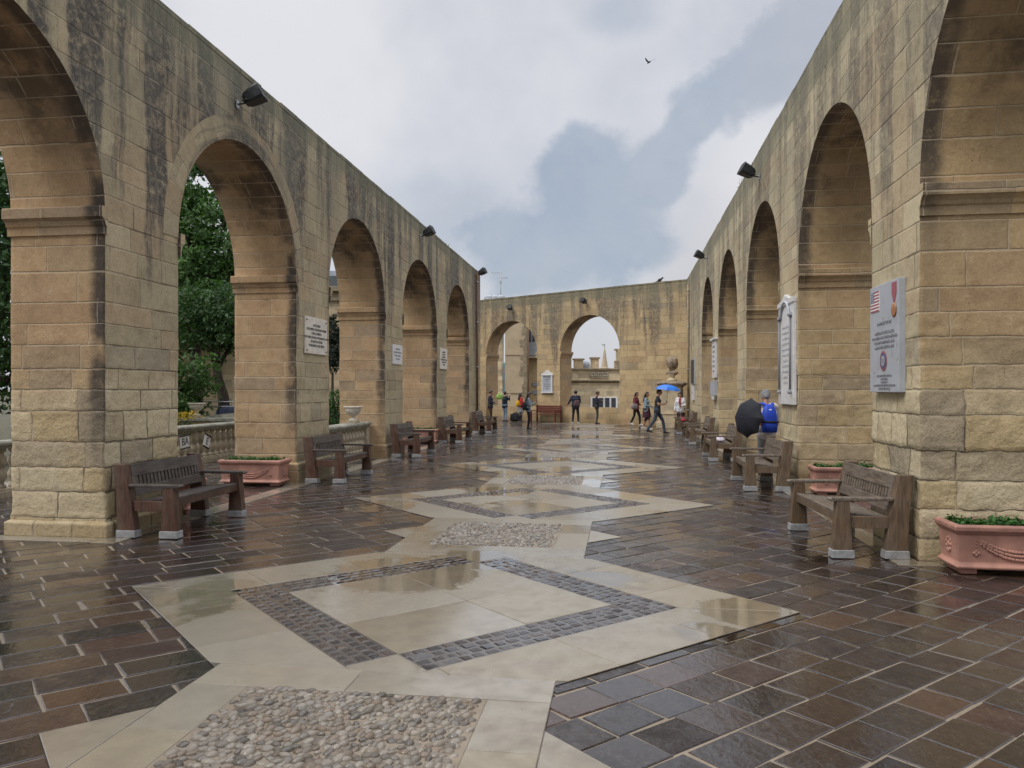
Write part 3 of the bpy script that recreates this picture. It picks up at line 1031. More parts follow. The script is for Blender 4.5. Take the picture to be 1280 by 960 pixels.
def arcade_wall(name, parent, mat, s0, s1, opens, H, T, zs, rise, side, sill=None, chipk=1.0):
    """the pierced wall as one mesh in local coordinates (x = s, y = side*t)"""
    mb = MB()
    Y = lambda t: side * t
    segs = []
    cur = s0
    for (a, b) in opens:
        segs.append(('w', cur, a))
        segs.append(('o', a, b))
        cur = b
    segs.append(('w', cur, s1))
    top = lambda s: H + wavy(s, side * 3.0 + 1, 0.012)

    def vface(sA, sB, zA0, zA1, zB0, zB1, t, u_off=0.0, flip=False):
        pts = [(sA, Y(t), zA0), (sB, Y(t), zB0), (sB, Y(t), zB1), (sA, Y(t), zA1)]
        uv = [(p[0] + u_off, p[2]) for p in pts]
        mb.face(pts, uv=uv, aux=[(99.0, 0.0)] * 4)
    # weathered lower piers: fine grid, pushed about by noise that depends on position only, each course a little in or out
    piers = [(a, b) for k_, a, b in segs if k_ == 'w']

    def worn(s, t, z):
        k = max(0.0, min(1.0, (zs - 0.05 - z) / 0.9)) * min(1.0, max(0.15, (2.9 - z) / 0.9))
        if k <= 0:
            return (s, Y(t), z)
        q = Vector((s * 1.0 + side * 40, t, z))
        v = mnoise.noise_vector(q * 3.1) * 0.011 + mnoise.noise_vector(q * 11.0) * 0.008
        row = math.floor(z / 0.27 + 0.02)
        near = min(piers, key=lambda p_: abs(s - (p_[0] + p_[1]) / 2))
        cs, ct = (near[0] + near[1]) / 2, T / 2
        e = 0.014 * mnoise.noise(Vector((row * 3.7 + 0.5, near[0] * 2.3 + side, 0.5)))
        ds = max(-1, min(1, (s - cs) / ((near[1] - near[0]) / 2))) * e
        dt = max(-1, min(1, (t - ct) / (T / 2))) * e
        return (s + (v.x * chipk + ds * chipk) * k, Y(t + (v.y * chipk + dt * chipk) * k), z + v.z * 0.5 * k * chipk)

    def fine(fn, uvf, auxf, n, far):
        """fn(f, z) -> (s, t): a vertical strip from the floor to the springing"""
        nz_ = int(zs / (0.27 / (7 if not far else 3)))
        zz = [zs * j / nz_ for j in range(nz_ + 1)]
        G = [[worn(*fn(i / n), z) for i in range(n + 1)] for z in zz]
        for j in range(nz_):
            for i in range(n):
                c = ((i, j), (i + 1, j), (i + 1, j + 1), (i, j + 1))
                mb.face([G[jj][ii] for ii, jj in c], uv=[uvf(ii / n, zz[jj]) for ii, jj in c], aux=[auxf(ii / n) for ii, jj in c], smooth=True)

    for kind, a, b in segs:
        if kind == 'w' and b - a < 2.2 and chipk > 0:
            far = a > 8
            n = int((b - a) / (0.04 if not far else 0.1))
            for t, uo in ((0, 0), (T, 0.37)):
                fine(lambda f: (a + (b - a) * f, t), lambda f, z: (a + (b - a) * f + uo, z), lambda f: (99.0, 0.0), n, far)
                pts = [(a, Y(t), zs), (b, Y(t), zs), (b, Y(t), top(b)), (a, Y(t), top(a))]
                mb.face(pts, uv=[(p[0] + uo, p[2]) for p in pts], aux=[(99.0, 0.0)] * 4)
            mb.face([(a, Y(0), top(a)), (b, Y(0), top(b)), (b, Y(T), top(b)), (a, Y(T), top(a))], uv=[(a, 7), (b, 7), (b, 8), (a, 8)])
        elif kind == 'w':
            n = max(1, int((b - a) / 0.5))
            for i in range(n):
                sA, sB = a + (b - a) * i / n, a + (b - a) * (i + 1) / n
                for t, uo in ((0, 0), (T, 0.37)):
                    vface(sA, sB, 0, top(sA), 0, top(sB), t, uo)
                mb.face([(sA, Y(0), top(sA)), (sB, Y(0), top(sB)), (sB, Y(T), top(sB)), (sA, Y(T), top(sA))],
                        uv=[(sA, 7), (sB, 7), (sB, 8), (sA, 8)])
        else:
            N = 28
            base = sill if sill else 0.0
            ss = [(a + b) / 2 - (b - a) / 2 * math.cos(math.pi * i / N) for i in range(N + 1)]
            arc = 0.0
            prev = None
            for i in range(N):
                sA, sB = ss[i], ss[i + 1]
                zA, zB = arch_z(sA, a, b, zs, rise), arch_z(sB, a, b, zs, rise)
                for t, uo in ((0, 0), (T, 0.37)):
                    vface(sA, sB, zA, top(sA), zB, top(sB), t, uo)
                mb.face([(sA, Y(0), top(sA)), (sB, Y(0), top(sB)), (sB, Y(T), top(sB)), (sA, Y(T), top(sA))],
                        uv=[(sA, 7), (sB, 7), (sB, 8), (sA, 8)])
                d = math.hypot(sB - sA, zB - zA)
                L = i < N / 2
                # arc length measured up from each springing
                vA, vB = zs + arc, zs + arc + d
                arc += d
                mb.face([(sA, Y(0), zA), (sB, Y(0), zB), (sB, Y(T), zB), (sA, Y(T), zA)],
                        uv=[(50.0, vA), (50.0, vB), (50 + T, vB), (50 + T, vA)], aux=[(0, 1), (0, 1), (T, 1), (T, 1)], smooth=True)
            for s, uo in ((a, 11.3 + a), (b, 23.1 + a)):
                if chipk > 0:
                    far = a > 8
                    fine(lambda f: (s, T * f), lambda f, z: (uo + T * f, z), lambda f: (T * f, 1.0), int(T / (0.04 if not far else 0.1)), far)
                else:
                    mb.face([(s, Y(0), 0), (s, Y(T), 0), (s, Y(T), zs), (s, Y(0), zs)],
                            uv=[(uo, 0), (uo + T, 0), (uo + T, zs), (uo, zs)], aux=[(0, 1), (T, 1), (T, 1), (0, 1)])
            if sill:
                for t in (sill[0], sill[1]):
                    pts = [(a, Y(t), 0), (b, Y(t), 0), (b, Y(t), sill[2]), (a, Y(t), sill[2])]
                    mb.face(pts, uv=[(p[0] + 3, p[2]) for p in pts], aux=[(99, 0)] * 4)
                pts = [(a, Y(sill[0]), sill[2]), (b, Y(sill[0]), sill[2]), (b, Y(sill[1]), sill[2]), (a, Y(sill[1]), sill[2])]
                mb.face(pts, uv=[(p[0], p[1]) for p in pts])
    for s in (s0, s1):
        pts = [(s, Y(0), 0), (s, Y(T), 0), (s, Y(T), H), (s, Y(0), H)]
        mb.face(pts, uv=[(31 + (p[1] * side), p[2]) for p in pts], aux=[(0, 0)] * 4)
    return mb.build(name, mat, parent, weld=True)


def impost(parent, mat, s, d, T, z, side, front=0.035):
    """moulded band on a jamb at s, projecting towards d (+1/-1 along the wall); z = its top"""
    prof = [(0.0, -0.30), (0.022, -0.30), (0.022, -0.215), (0.04, -0.20), (0.05, -0.165), (0.085, -0.13), (0.105, -0.12), (0.105, -0.015), (0.09, 0.0), (0.0, 0.0)]
    mb = MB()
    t0, t1 = -front, T + 0.03
    A = [(s + d * x, side * t0, z + y) for x, y in prof]
    Bq = [(s + d * x, side * t1, z + y) for x, y in prof]
    n = len(prof)
    for i in range(n):
        j = (i + 1) % n
        y0, y1 = prof[i][1], prof[j][1]
        mb.face([A[i], A[j], Bq[j], Bq[i]], uv=[(40 + s, z + y0), (40 + s, z + y1), (40 + s + T, z + y1), (40 + s + T, z + y0)], aux=[(0.0, 1), (0.0, 1), (T, 1), (T, 1)])
    mb.face(A[::-1], uv=[(s, p[2]) for p in A[::-1]], aux=[(99, 0)] * n)
    mb.face(Bq, uv=[(s, p[2]) for p in Bq], aux=[(99, 0)] * n)
    return mb.build('impost', mat, parent, weld=True)


def ring(parent, mat, a, b, zs, rise, side, w=0.34, proud=0.007, start=0.0):
    """voussoirs round one arch, a hair proud of the front face"""
    mb = MB()
    N = 32
    c, hw = (a + b) / 2, (b - a) / 2
    arc = 0
    for i in range(N):
        f0, f1 = math.pi * i / N, math.pi * (i + 1) / N
        P = []
        for ph in (f0, f1):
            for k in (0, 1):
                P.append((c - (hw + k * w) * math.cos(ph), -side * proud, zs + (rise + k * w) * math.sin(ph)))
        d = math.hypot(P[2][0] - P[0][0], P[2][2] - P[0][2]) * 1.1
        mb.face([P[0], P[2], P[3], P[1]], uv=[(70.05, arc), (70.05, arc + d), (70.05 + w, arc + d), (70.05 + w, arc)], aux=[(99, 0)] * 4)
        Q = [(p[0], side * 0.01, p[2]) for p in P]
        mb.face([P[1], P[3], Q[3], Q[1]], uv=[(70, arc), (70, arc + d), (70.01, arc + d), (70.01, arc)])
        mb.face([P[0], P[2], Q[2], Q[0]], uv=[(70, arc), (70, arc + d), (70.01, arc + d), (70.01, arc)])
        arc += d
    return mb.build('arch_ring', mat, parent, weld=True)


def coping(parent, mat, s0, s1, H, T, side, over=-0.006, h=0.07):
    mb = MB()
    n = int((s1 - s0) / 0.7)
    for i in range(n):
        a, b = s0 + (s1 - s0) * i / n, s0 + (s1 - s0) * (i + 1) / n - 0.008
        dz = 0.014 + random.uniform(-0.008, 0.014)
        pts = []
        for z in (H + 0.014, H + dz + h):
            pts.append([(a, -side * over, z), (b, -side * over, z), (b, side * (T + over), z), (a, side * (T + over), z)])
        for i0 in range(4):
            j0 = (i0 + 1) % 4
            q = [pts[0][i0], pts[0][j0], pts[1][j0], pts[1][i0]]
            mb.face(q, uv=[(p[0], p[2]) for p in q])
        for r_ in pts:
            mb.face(r_, uv=[(p[0], 9 + p[1]) for p in r_])
    return mb.build('coping', mat, parent, weld=False)


def plinth(parent, mat, a, b, T, h, side, p=0.05, front=0.05):
    mb = MB()
    x0, x1 = a - p, b + p
    y0, y1 = -front, T + p
    def q(pts, axis):
        mb.face([(x, side * y, z) for x, y, z in pts], uv=[((x if axis == 'x' else y + 33), z) for x, y, z in pts], aux=[((99, 0) if axis == 'x' else (9, 1))] * 4)
    q([(x0, y0, 0), (x1, y0, 0), (x1, y0, h), (x0, y0, h)], 'x')
    q([(x0, y1, 0), (x1, y1, 0), (x1, y1, h), (x0, y1, h)], 'x')
    q([(x0, y0, 0), (x0, y1, 0), (x0, y1, h), (x0, y0, h)], 'y')
    q([(x1, y0, 0), (x1, y1, 0), (x1, y1, h), (x1, y0, h)], 'y')
    e = 0.03
    q([(x0, y0, h), (x1, y0, h), (x1 - p, y0 + front, h + e), (x0 + p, y0 + front, h + e)], 'x')
    q([(x0, y0, h), (x0, y1, h), (x0 + p, y1 - p, h + e), (x0 + p, y0 + front, h + e)], 'y')
    q([(x1, y0, h), (x1, y1, h), (x1 - p, y1 - p, h + e), (x1 - p, y0 + front, h + e)], 'y')
    return mb.build('plinth', mat, parent, weld=True, bevel=0.012)


# left arcade: openings measured along its face
TH = 1.16
LO = [(-8.9, -5.2), (-3.72, 0.0), (1.45, 5.19), (6.76, 10.49), (12.06, 16.0), (17.42, 21.35)]
LE = 23.8
la = empty('arcade', (O_L[0], O_L[1], 0), T_L, 'soot streaked limestone arcade on the left with marble plaques on its piers, nearest the trees', 'arcade')
H_L, H_R = 6.44, 6.63
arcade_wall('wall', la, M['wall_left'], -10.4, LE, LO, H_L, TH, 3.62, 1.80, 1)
coping(la, M['wall_left'], -10.4, LE, H_L, TH, 1)
for (a, b) in LO:
    impost(la, M['wall_left'], a, 1, TH, 3.69, 1)
    impost(la, M['wall_left'], b, -1, TH, 3.69, 1)
    if abs(a - 1.45) < .01:
        ring(la, M['ring'], a, b, 3.62, 1.80, 1, proud=0.004)
for i, (a, b) in enumerate([(-5.2, -3.72), (0, 1.45), (5.19, 6.76), (10.49, 12.06), (16.0, 17.42), (21.35, LE - 0.06)]):
    plinth(la, M['wall_left'], a, b, TH, (0.2, 0.16, 0.34, 0.3, 0.25, 0.25)[i], 1)

# right arcade
TR = 1.35
RO = [(-9.1, -5.3), (-3.8, 0.0), (1.46, 5.27), (6.78, 10.74), (12.2, 16.2), (17.6, 21.3)]
RE = 28.3
ra = empty('arcade', (O_R[0], O_R[1], 0), T_R, 'pale weathered limestone arcade on the right with memorial slabs on its piers', 'arcade')
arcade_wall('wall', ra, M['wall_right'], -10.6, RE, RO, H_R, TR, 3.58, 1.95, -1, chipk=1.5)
coping(ra, M['wall_right'], -10.6, RE, H_R, TR, -1)
for i, (a, b) in enumerate(RO):
    impost(ra, M['wall_right'], a, 1, TR, 3.62, -1, 0.01)
    impost(ra, M['wall_right'], b, -1, TR, 3.62, -1, 0.01)

# back arcade
BL = (BW1 - BW0).length


def on_back(px, t=0.0):
    """s on the back wall (at depth t) seen along a pixel column: only used to carry over measurements"""
    k = (px - 640) / 970
    p0, d = WB(0, t), WB(1, t) - WB(0, t)
    return (k * p0.y - p0.x) / (d.x - k * d.y)


BO = [(on_back(607.5), on_back(671.5)), (on_back(700), on_back(774.5))]
TB_ = 1.0
ba = empty('arcade', (BW0.x, BW0.y, 0), T_B, 'warm limestone end wall with two arches over a low parapet, closing the terrace', 'arcade')
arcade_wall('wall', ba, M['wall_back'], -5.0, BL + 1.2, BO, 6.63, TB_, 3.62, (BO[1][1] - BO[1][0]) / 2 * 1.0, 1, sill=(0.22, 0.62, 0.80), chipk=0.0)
coping(ba, M['wall_back'], -5.0, BL + 1.2, 6.63, TB_, 1, over=0.012)
for (a, b) in BO:
    impost(ba, M['wall_back'], a, 1, TB_, 3.66, 1, 0.012)
    impost(ba, M['wall_back'], b, -1, TB_, 3.66, 1, 0.012)

# cream kerb stones at the feet of the walls
mb = MB()


def kerb_strip(W, s0, s1, t0, t1):
    n = max(1, int((s1 - s0) / 0.9))
    for i in range(n):
        a, b = s0 + (s1 - s0) * i / n, s0 + (s1 - s0) * (i + 1) / n
        poly = [unF(*W(s, t).xy) for s, t in ((a, t0), (b, t0), (b, t1), (a, t1))]
        slab(mb, poly, 0.0135, gap=0.0015, edge=0.002, drop=0.012, tilt=0.0008)


kerb_strip(WL, -0.28, LE, -0.30, -0.02)
kerb_strip(WR, -0.2, RE, -0.26, -0.02)
for a, b in ((0, 1.45), (5.19, 6.76), (10.49, 12.06)):
    kerb_strip(WL, a - 0.26, a - 0.03, -0.02, TH + 0.2)
for a, b in ((0, 1.46), (5.27, 6.78)):
    kerb_strip(WR, a - 0.2, a - 0.005, -0.02, TR)
tag(mb.build('wall_border', M['cream'], weld=False), kind='structure')
# ------------------------------------------------------------------ benches
def make_bench(worn=False, label=''):
    root = empty('park_bench', label=label, cat='bench', group='benches along the terrace walls')
    post_m = M['post_grey'] if worn else M['post']
    wd = M['wood_grey'] if worn else M['wood']
    XP = 0.75
    for sx in (-1, 1):
        x0 = sx * XP
        a, b = x0 - 0.052, x0 + 0.052
        mb = MB()
        mb.prism([(-0.365, 0.075), (-0.175, 0.075), (-0.205, 0.555), (-0.325, 0.555)], 'x', a, b)
        fp = mb.build('front_post', post_m, root, bevel=0.006)
        s = MB()
        s.prism([(-0.378, 0.0), (-0.160, 0.0), (-0.163, 0.08), (-0.373, 0.08)], 'x', a - 0.014, b + 0.014)
        s.build('shoe', M['concrete'], fp, bevel=0.006)
        mb = MB()
        mb.prism([(0.135, 0.075), (0.345, 0.075), (0.355, 0.42), (0.405, 0.815), (0.265, 0.815), (0.180, 0.42)], 'x', a, b)
        bp = mb.build('back_post', post_m, root, bevel=0.006)
        s = MB()
        s.prism([(0.122, 0.0), (0.358, 0.0), (0.352, 0.08), (0.128, 0.08)], 'x', a - 0.014, b + 0.014)
        s.build('shoe', M['concrete'], bp, bevel=0.006)
        mb = MB()
        mb.prism([(-0.395, 0.562), (-0.38, 0.553), (0.205, 0.560), (0.212, 0.592), (-0.37, 0.590), (-0.395, 0.580)], 'x', x0 - 0.056, x0 + 0.056)
        mb.build('armrest', wd, root, bevel=0.008)
        mb = MB()
        mb.prism([(-0.19, 0.29), (0.16, 0.29), (0.19, 0.405), (-0.20, 0.405)], 'x', x0 - 0.03, x0 + 0.03)
        mb.build('side_rail', post_m, root, bevel=0.004)
    mb = MB()
    for i in range(5):
        y = -0.30 + i * 0.105
        z = 0.425 - 0.012 * i
        mb.box((0, y + 0.045, z), (1.40, 0.092, 0.028), Matrix.Rotation(R(-4), 3, 'X'), col=random.random())
    mb.build('seat', wd, root, bevel=0.005)
    mb = MB()
    mb.box((0, -0.285, 0.375), (1.40, 0.035, 0.075))
    mb.build('front_rail', post_m, root, bevel=0.004)
    # backrest: wide top rail, a row of short slats, wide bottom rail, all leaning back
    lean = Matrix.Rotation(R(-11), 3, 'X')
    mb = MB()

    def bp_(x, h, t=0.0):
        v = lean @ Vector((x, t, h))
        return (v.x, v.y + 0.205, v.z + 0.455)
    mb.box(bp_(0, 0.285), (1.40, 0.04, 0.135), lean, col=0.3)
    mb.box(bp_(0, 0.045), (1.40, 0.04, 0.105), lean, col=0.8)
    for i in range(18):
        x = -0.62 + i * 1.24 / 17
        mb.box(bp_(x, 0.158), (0.044, 0.022, 0.135), lean, col=random.random())
    for x in (-0.672, 0.672):
        mb.box(bp_(x, 0.158), (0.056, 0.034, 0.135), lean, col=0.5)
    mb.build('backrest', wd, root, bevel=0.003, bevseg=1)
    return root


benchL = make_bench(False, 'dark slatted bench standing against the nearest left pier')
benchR = make_bench(True, 'worn grey brown bench at the foot of the pier carrying the flag plaque')
# (side, s, outward t, label)
L_SPOTS = [(0.83, -0.47, None, 0), (5.98, -0.52, 'dark slatted bench under the cream plaque, beside the short balustrade', 0),
           (11.35, -0.50, 'dark bench under the small white plaque, with a planter at its far end', 0),
           (16.5, -0.50, 'dark bench under the third plaque of the left piers, between the two last left arches', 0),
           (22.1, -0.50, 'dark bench at the far end pier of the left arcade, near the end wall', 0)]
R_SPOTS = [(0.85, -0.47, None, 0.06), (5.95, -0.50, 'brown bench under the tall white memorial slab, by the person with the blue backpack', 0),
           (11.3, -0.50, 'brown bench under the bare right pier with a lilac bag lying on its seat', 0),
           (16.9, -0.50, 'empty brown bench under the pale slabs of the fourth right pier', 0),
           (22.6, -0.50, 'brown bench farthest along the right wall with a red bag on its seat', 0)]
for i, (s, t, lab, rz) in enumerate(L_SPOTS):
    o = benchL if i == 0 else copy_tree(benchL)
    o.location = WL(s, t, 0.012)
    o.rotation_euler.z = T_L + rz
    if lab: o['label'] = lab
for i, (s, t, lab, rz) in enumerate(R_SPOTS):
    o = benchR if i == 0 else copy_tree(benchR)
    o.location = WR(s, t, 0.012)
    o.rotation_euler.z = T_R + math.pi + rz
    if lab: o['label'] = lab
# red-brown bench against the end wall
rb = empty('garden_bench', WB(on_back(682, -0.5), -0.48, 0.008), T_B, 'dark red painted bench against the end wall, under the arched plaque', 'bench')
for sx in (-1, 1):
    mb = MB()
    mb.box((sx * 0.78, 0.26, 0.45), (0.07, 0.08, 0.88))
    mb.build('back_post', M['red_paint'], rb, bevel=0.008)
    mb = MB()
    mb.box((sx * 0.78, -0.24, 0.29), (0.07, 0.08, 0.58))
    mb.build('front_post', M['red_paint'], rb, bevel=0.008)
    mb = MB()
    mb.box((sx * 0.78, 0.0, 0.60), (0.09, 0.56, 0.04))
    mb.build('armrest', M['red_paint'], rb, bevel=0.008)
mb = MB()
for i in range(4):
    mb.box((0, -0.22 + i * 0.12, 0.42), (1.48, 0.10, 0.03))
mb.build('seat', M['red_paint'], rb, bevel=0.004)
mb = MB()
for i in range(4):
    mb.box((0, 0.235 + 0.005 * i, 0.53 + i * 0.095), (1.48, 0.025, 0.085))
mb.build('backrest', M['red_paint'], rb, bevel=0.004)


# ------------------------------------------------------------------ planters
def make_planter(label):
    root = empty('planter', label=label, cat='planter', group='terracotta planters by the piers')
    L, W, H, F0 = 1.10, 0.46, 0.44, 0.055
    rows = []
    for z, g in ((F0, -0.012), (F0 + 0.02, -0.005), (F0 + 0.045, -0.028), (F0 + 0.06, -0.034), (F0 + 0.30, -0.018), (F0 + 0.32, -0.004), (F0 + 0.345, 0.012), (F0 + 0.375, 0.014), (F0 + 0.39, 0.0), (F0 + 0.39, -0.045), (F0 + 0.33, -0.05)):
        x, y = L / 2 + g, W / 2 + g
        rows.append([(-x, -y, z), (x, -y, z), (x, y, z), (-x, y, z)])
    mb = MB()
    mb.grid(rows, smooth=False, closed=True)
    mb.face(rows[0][::-1])
    mb.build('box', M['terracotta'], root, bevel=0.006)
    mb = MB()
    mb.face([(-L / 2 + 0.05, -W / 2 + 0.05, F0 + 0.35), (L / 2 - 0.05, -W / 2 + 0.05, F0 + 0.35), (L / 2 - 0.05, W / 2 - 0.05, F0 + 0.35), (-L / 2 + 0.05, W / 2 - 0.05, F0 + 0.35)])
    mb.build('soil', M['soil'], root)
    for x in (-0.42, 0.42):
        mb = MB()
        mb.box((x, 0, 0.03), (0.14, 0.34, 0.06))
        mb.build('foot', M['terracotta'], root, bevel=0.012)
    # fruit garland in relief on both long sides, rosettes on the ends
    rr = random.Random(2)
    for sy in (-1, 1):
        mb = MB()
        for i in range(46):
            f = i / 45
            x = -0.33 + 0.66 * f
            sag = 0.115 * (1 - (2 * f - 1) ** 2)
            th = 0.020 + 0.022 * (1 - (2 * f - 1) ** 2)
            for k in range(3):
                mb.ell((x + rr.uniform(-.008, .008), sy * (W / 2 - 0.026), F0 + 0.235 - sag + (k - 1) * th * 0.8), (0.015, 0.013, 0.015), 7, 4)
        for sx in (-1, 1):
            for (dx_, dz_, r_) in ((0, 0.255, .012), (0, 0.225, .008), (0, 0.195, .007), (0, 0.165, .010), (-.018, .14, .016), (.018, .14, .016), (0, .125, .016), (0, .152, .014)):
                mb.ell((sx * 0.375 + dx_, sy * (W / 2 - 0.027), F0 + dz_), (r_, 0.012, r_), 7, 4)
        mb.build('garland', M['terracotta'], root)
    for sx in (-1, 1):
        mb = MB()
        for k in range(9):
            an = 2 * math.pi * k / 9
            mb.ell((sx * (L / 2 - 0.026), 0.045 * math.cos(an), F0 + 0.185 + 0.06 * math.sin(an)), (0.012, 0.020, 0.020), 7, 4)
        mb.ell((sx * (L / 2 - 0.025), 0, F0 + 0.185), (0.014, 0.022, 0.028), 8, 5)
        mb.build('rosette', M['terracotta'], root)
    mb = MB()
    for i in range(1500):
        x, y = rr.uniform(-L / 2 + 0.06, L / 2 - 0.06), rr.uniform(-W / 2 + 0.06, W / 2 - 0.06)
        z = F0 + 0.35 + abs(rr.gauss(0, 0.03)) + 0.03 * mnoise.noise(Vector((x * 6, y * 6, 0)))
        n = Vector((rr.gauss(0, .7), rr.gauss(0, .7), 1)).normalized()
        t = n.orthogonal().normalized()
        t.rotate(Matrix.Rotation(rr.uniform(0, 6.28), 3, n))
        bt = n.cross(t)
        l, w = rr.uniform(.02, .04), rr.uniform(.010, .018)
        c = Vector((x, y, z))
        mb.face([c - t * l, c - bt * w, c + t * l + n * .006, c + bt * w], col=rr.random() * min(1, .35 + (z - F0 - .35) * 10))
    mb.build('greenery', M['leaf_planter'], root, weld=False, recalc=False)
    return root


pl0 = make_planter('terracotta planter with garland relief beside the flag plaque pier, nearest on the right')
P_SPOTS = [(WR(-0.32, 0.66, 0.0), T_R + R(90), None),
           (WR(5.27 - 0.34, 0.68, 0.0), T_R + R(90), 'terracotta planter in the first full right arch, behind the worn near bench'),
           (WL(5.19 - 0.36, 0.60, 0.0), T_L + R(90), 'terracotta planter with garland at the foot of the pier with the cream plaque'),
           (WL(1.45 + 0.34, 0.48, 0.0), T_L - R(90), 'terracotta planter glimpsed behind the nearest left bench'),
           (WL(16.0 - 0.40, 0.42, 0.0), T_L + R(90), 'terracotta planter inside the fourth left arch, behind a dark bench')]
for i, (loc, rz, lab) in enumerate(P_SPOTS):
    o = pl0 if i == 0 else copy_tree(pl0)
    o.location = (loc.x, loc.y, 0.010)
    o.rotation_euler.z = rz
    if lab: o['label'] = lab


# ------------------------------------------------------------------ plaques (local frame: x along the reader's line, y out of the wall towards the reader, z up)
def plaque_frame(name, W, s, z, side, th, label, cat='plaque', group=None):
    loc = W(s, 0, z)
    # the reader looks along 'outward': x axis to his right
    rz = th if side > 0 else th + math.pi
    return empty(name, loc, rz, label, cat, group)


def slab_part(root, name, w, h, d, mat, z=0, y=0.0, bevel=0.006):
    mb = MB()
    mb.box((0, -y - d / 2 - 0.002, z), (w, d, h))
    return mb.build(name, mat, root, bevel=bevel)


TX = (R(90), 0, 0)
GP = 'plaques on the arcade piers'
# left pier: cream marble with six dark lines and four bolts
q = plaque_frame('wall_plaque', WL, 6.05, 2.67, 1, T_L, 'cream marble plaque with six dark lines and corner bolts on a left pier', group=GP)
slab_part(q, 'slab', 1.06, 0.68, 0.03, M['cream_marble'])
for i, line in enumerate(('A VITTORIO', 'DEI SOMMI E VALOROSI UOMINI', 'CHE LA LIBERTA', 'E PER TERRE LONTANE PORTARONO LA FEDE', 'DI QUESTA PATRIA', 'PONEVANO IL RICORDO')):
    text_mesh('lettering', line, 0.066 if i != 3 else 0.058, M['letter'], q, (0, -0.034, 0.19 - i * 0.075), TX)
for sx in (-1, 1):
    for sz in (-1, 1):
        mb = MB()
        mb.ell((sx * 0.47, -0.034, sz * 0.28), (0.02, 0.012, 0.02), 10, 6)
        mb.build('bolt', M['letter'], q)
q = plaque_frame('wall_plaque', WL, 11.5, 2.57, 1, T_L, 'small white marble plaque with grey writing on the third left pier', group=GP)
slab_part(q, 'slab', 0.86, 0.50, 0.03, M['marble'])
for i, line in enumerate(('IN MEMORIA', 'DI UN AMICO DI MALTA', 'POETA E SOLDATO', 'MDCCCXLVI')):
    text_mesh('lettering', line, 0.062, M['letter_grey'], q, (0, -0.034, 0.14 - i * 0.085), TX)
q = plaque_frame('wall_plaque', WL, 16.85, 2.68, 1, T_L, 'narrow cream plaque with bold dark lines on the far left pier', group=GP)
slab_part(q, 'slab', 1.06, 0.68, 0.03, M['cream_marble'])
for i, line in enumerate(('A RICORDO', 'DEI CADUTI', 'PER LA PATRIA', 'E LA LIBERTA DEL POPOLO', 'I CONCITTADINI', 'POSERO')):
    text_mesh('lettering', line, 0.072, M['letter'], q, (0, -0.034, 0.21 - i * 0.082), TX)

# right pier: grey slab with a flag, a medal and a round seal
q = plaque_frame('memorial_plaque', WR, 0.82, 2.21, -1, T_R, 'grey memorial slab with a striped flag, medal and round seal, nearest on the right', group=GP)
slab_part(q, 'slab', 0.92, 1.16, 0.07, M['marble_grey'])
YF = -0.0745


def flat(root, name, pts, mat, y=YF):
    mb = MB()
    mb.prism([(p[0], p[1]) for p in pts], 'y', y - 0.002, y + 0.003)
    return mb.build(name, mat, root)


fx0, fx1, fz0, fz1 = -0.42, -0.14, 0.30, 0.52
sh = (fz1 - fz0) / 13
fl = flat(q, 'flag', [(fx0, fz0), (fx1, fz0), (fx1, fz1), (fx0, fz1)], M['white_paint'])
mb = MB()
for i in range(0, 13, 2):
    z0 = fz1 - (i + 1) * sh
    x0 = fx0 + (0.12 if i < 7 else 0)
    mb.prism([(x0, z0), (fx1, z0), (fx1, z0 + sh), (x0, z0 + sh)], 'y', YF - 0.004, YF - 0.001)
mb.build('stripes', M['flag_red'], fl)
mb = MB()
mb.prism([(fx0, fz1 - 7 * sh), (fx0 + 0.12, fz1 - 7 * sh), (fx0 + 0.12, fz1), (fx0, fz1)], 'y', YF - 0.005, YF - 0.001)
mb.build('canton', M['flag_blue'], fl)
mb = MB()
for i in range(5):
    for j in range(5):
        mb.box((fx0 + 0.014 + i * 0.023, YF - 0.006, fz1 - 0.013 - j * 0.023), (0.008, 0.002, 0.008), Matrix.Rotation(R(45), 3, 'Y'))
mb.build('stars', M['white_paint'], fl)
flat(q, 'medal_ribbon', [(0.26, 0.55), (0.40, 0.55), (0.40, 0.44), (0.345, 0.34), (0.315, 0.34), (0.26, 0.44)], M['flag_red'])
mb = MB()
mb.lathe([(0.001, -0.006), (0.07, -0.006), (0.075, 0.0), (0.06, 0.006), (0.001, 0.008)], (0, 0, 0), 20, caps=False)
md = mb.build('medal', M['medal'], q)
md.location = (0.33, YF - 0.004, 0.265)
md.rotation_euler = (R(90), 0, 0)
text_mesh('lettering', 'IN MEMORY OF THE', 0.05, M['letter_grey'], q, (0.02, YF, 0.155), TX)
for i, line in enumerate(('AMERICAN SOLDIERS SAILORS', 'AND AIRMEN WHO SERVED HERE AND', 'FOUGHT TO KEEP THE ISLAND', 'AND ITS PEOPLE FREE IN WAR')):
    text_mesh('lettering', line, 0.045, M['letter_grey'], q, (0.02, YF, 0.055 - i * 0.052), TX)
mb = MB()
mb.lathe([(0.001, 0), (0.105, 0), (0.105, 0.004), (0.001, 0.004)], (0, 0, 0), 28, smooth=False, caps=False)
se = mb.build('seal', M['flag_red'], q)
se.location = (0.0, YF, -0.245)
se.rotation_euler = (R(90), 0, 0)
for r_, m_, y_ in ((0.085, 'flag_blue', 0.006), (0.055, 'marble_grey', 0.008), (0.034, 'letter_grey', 0.010)):
    mb = MB()
    mb.lathe([(0.001, 0), (r_, 0), (r_, 0.002), (0.001, 0.002)], (0, 0, y_ - 0.002), 24, smooth=False, caps=False)
    mb.build('seal_ring', M[m_], se)
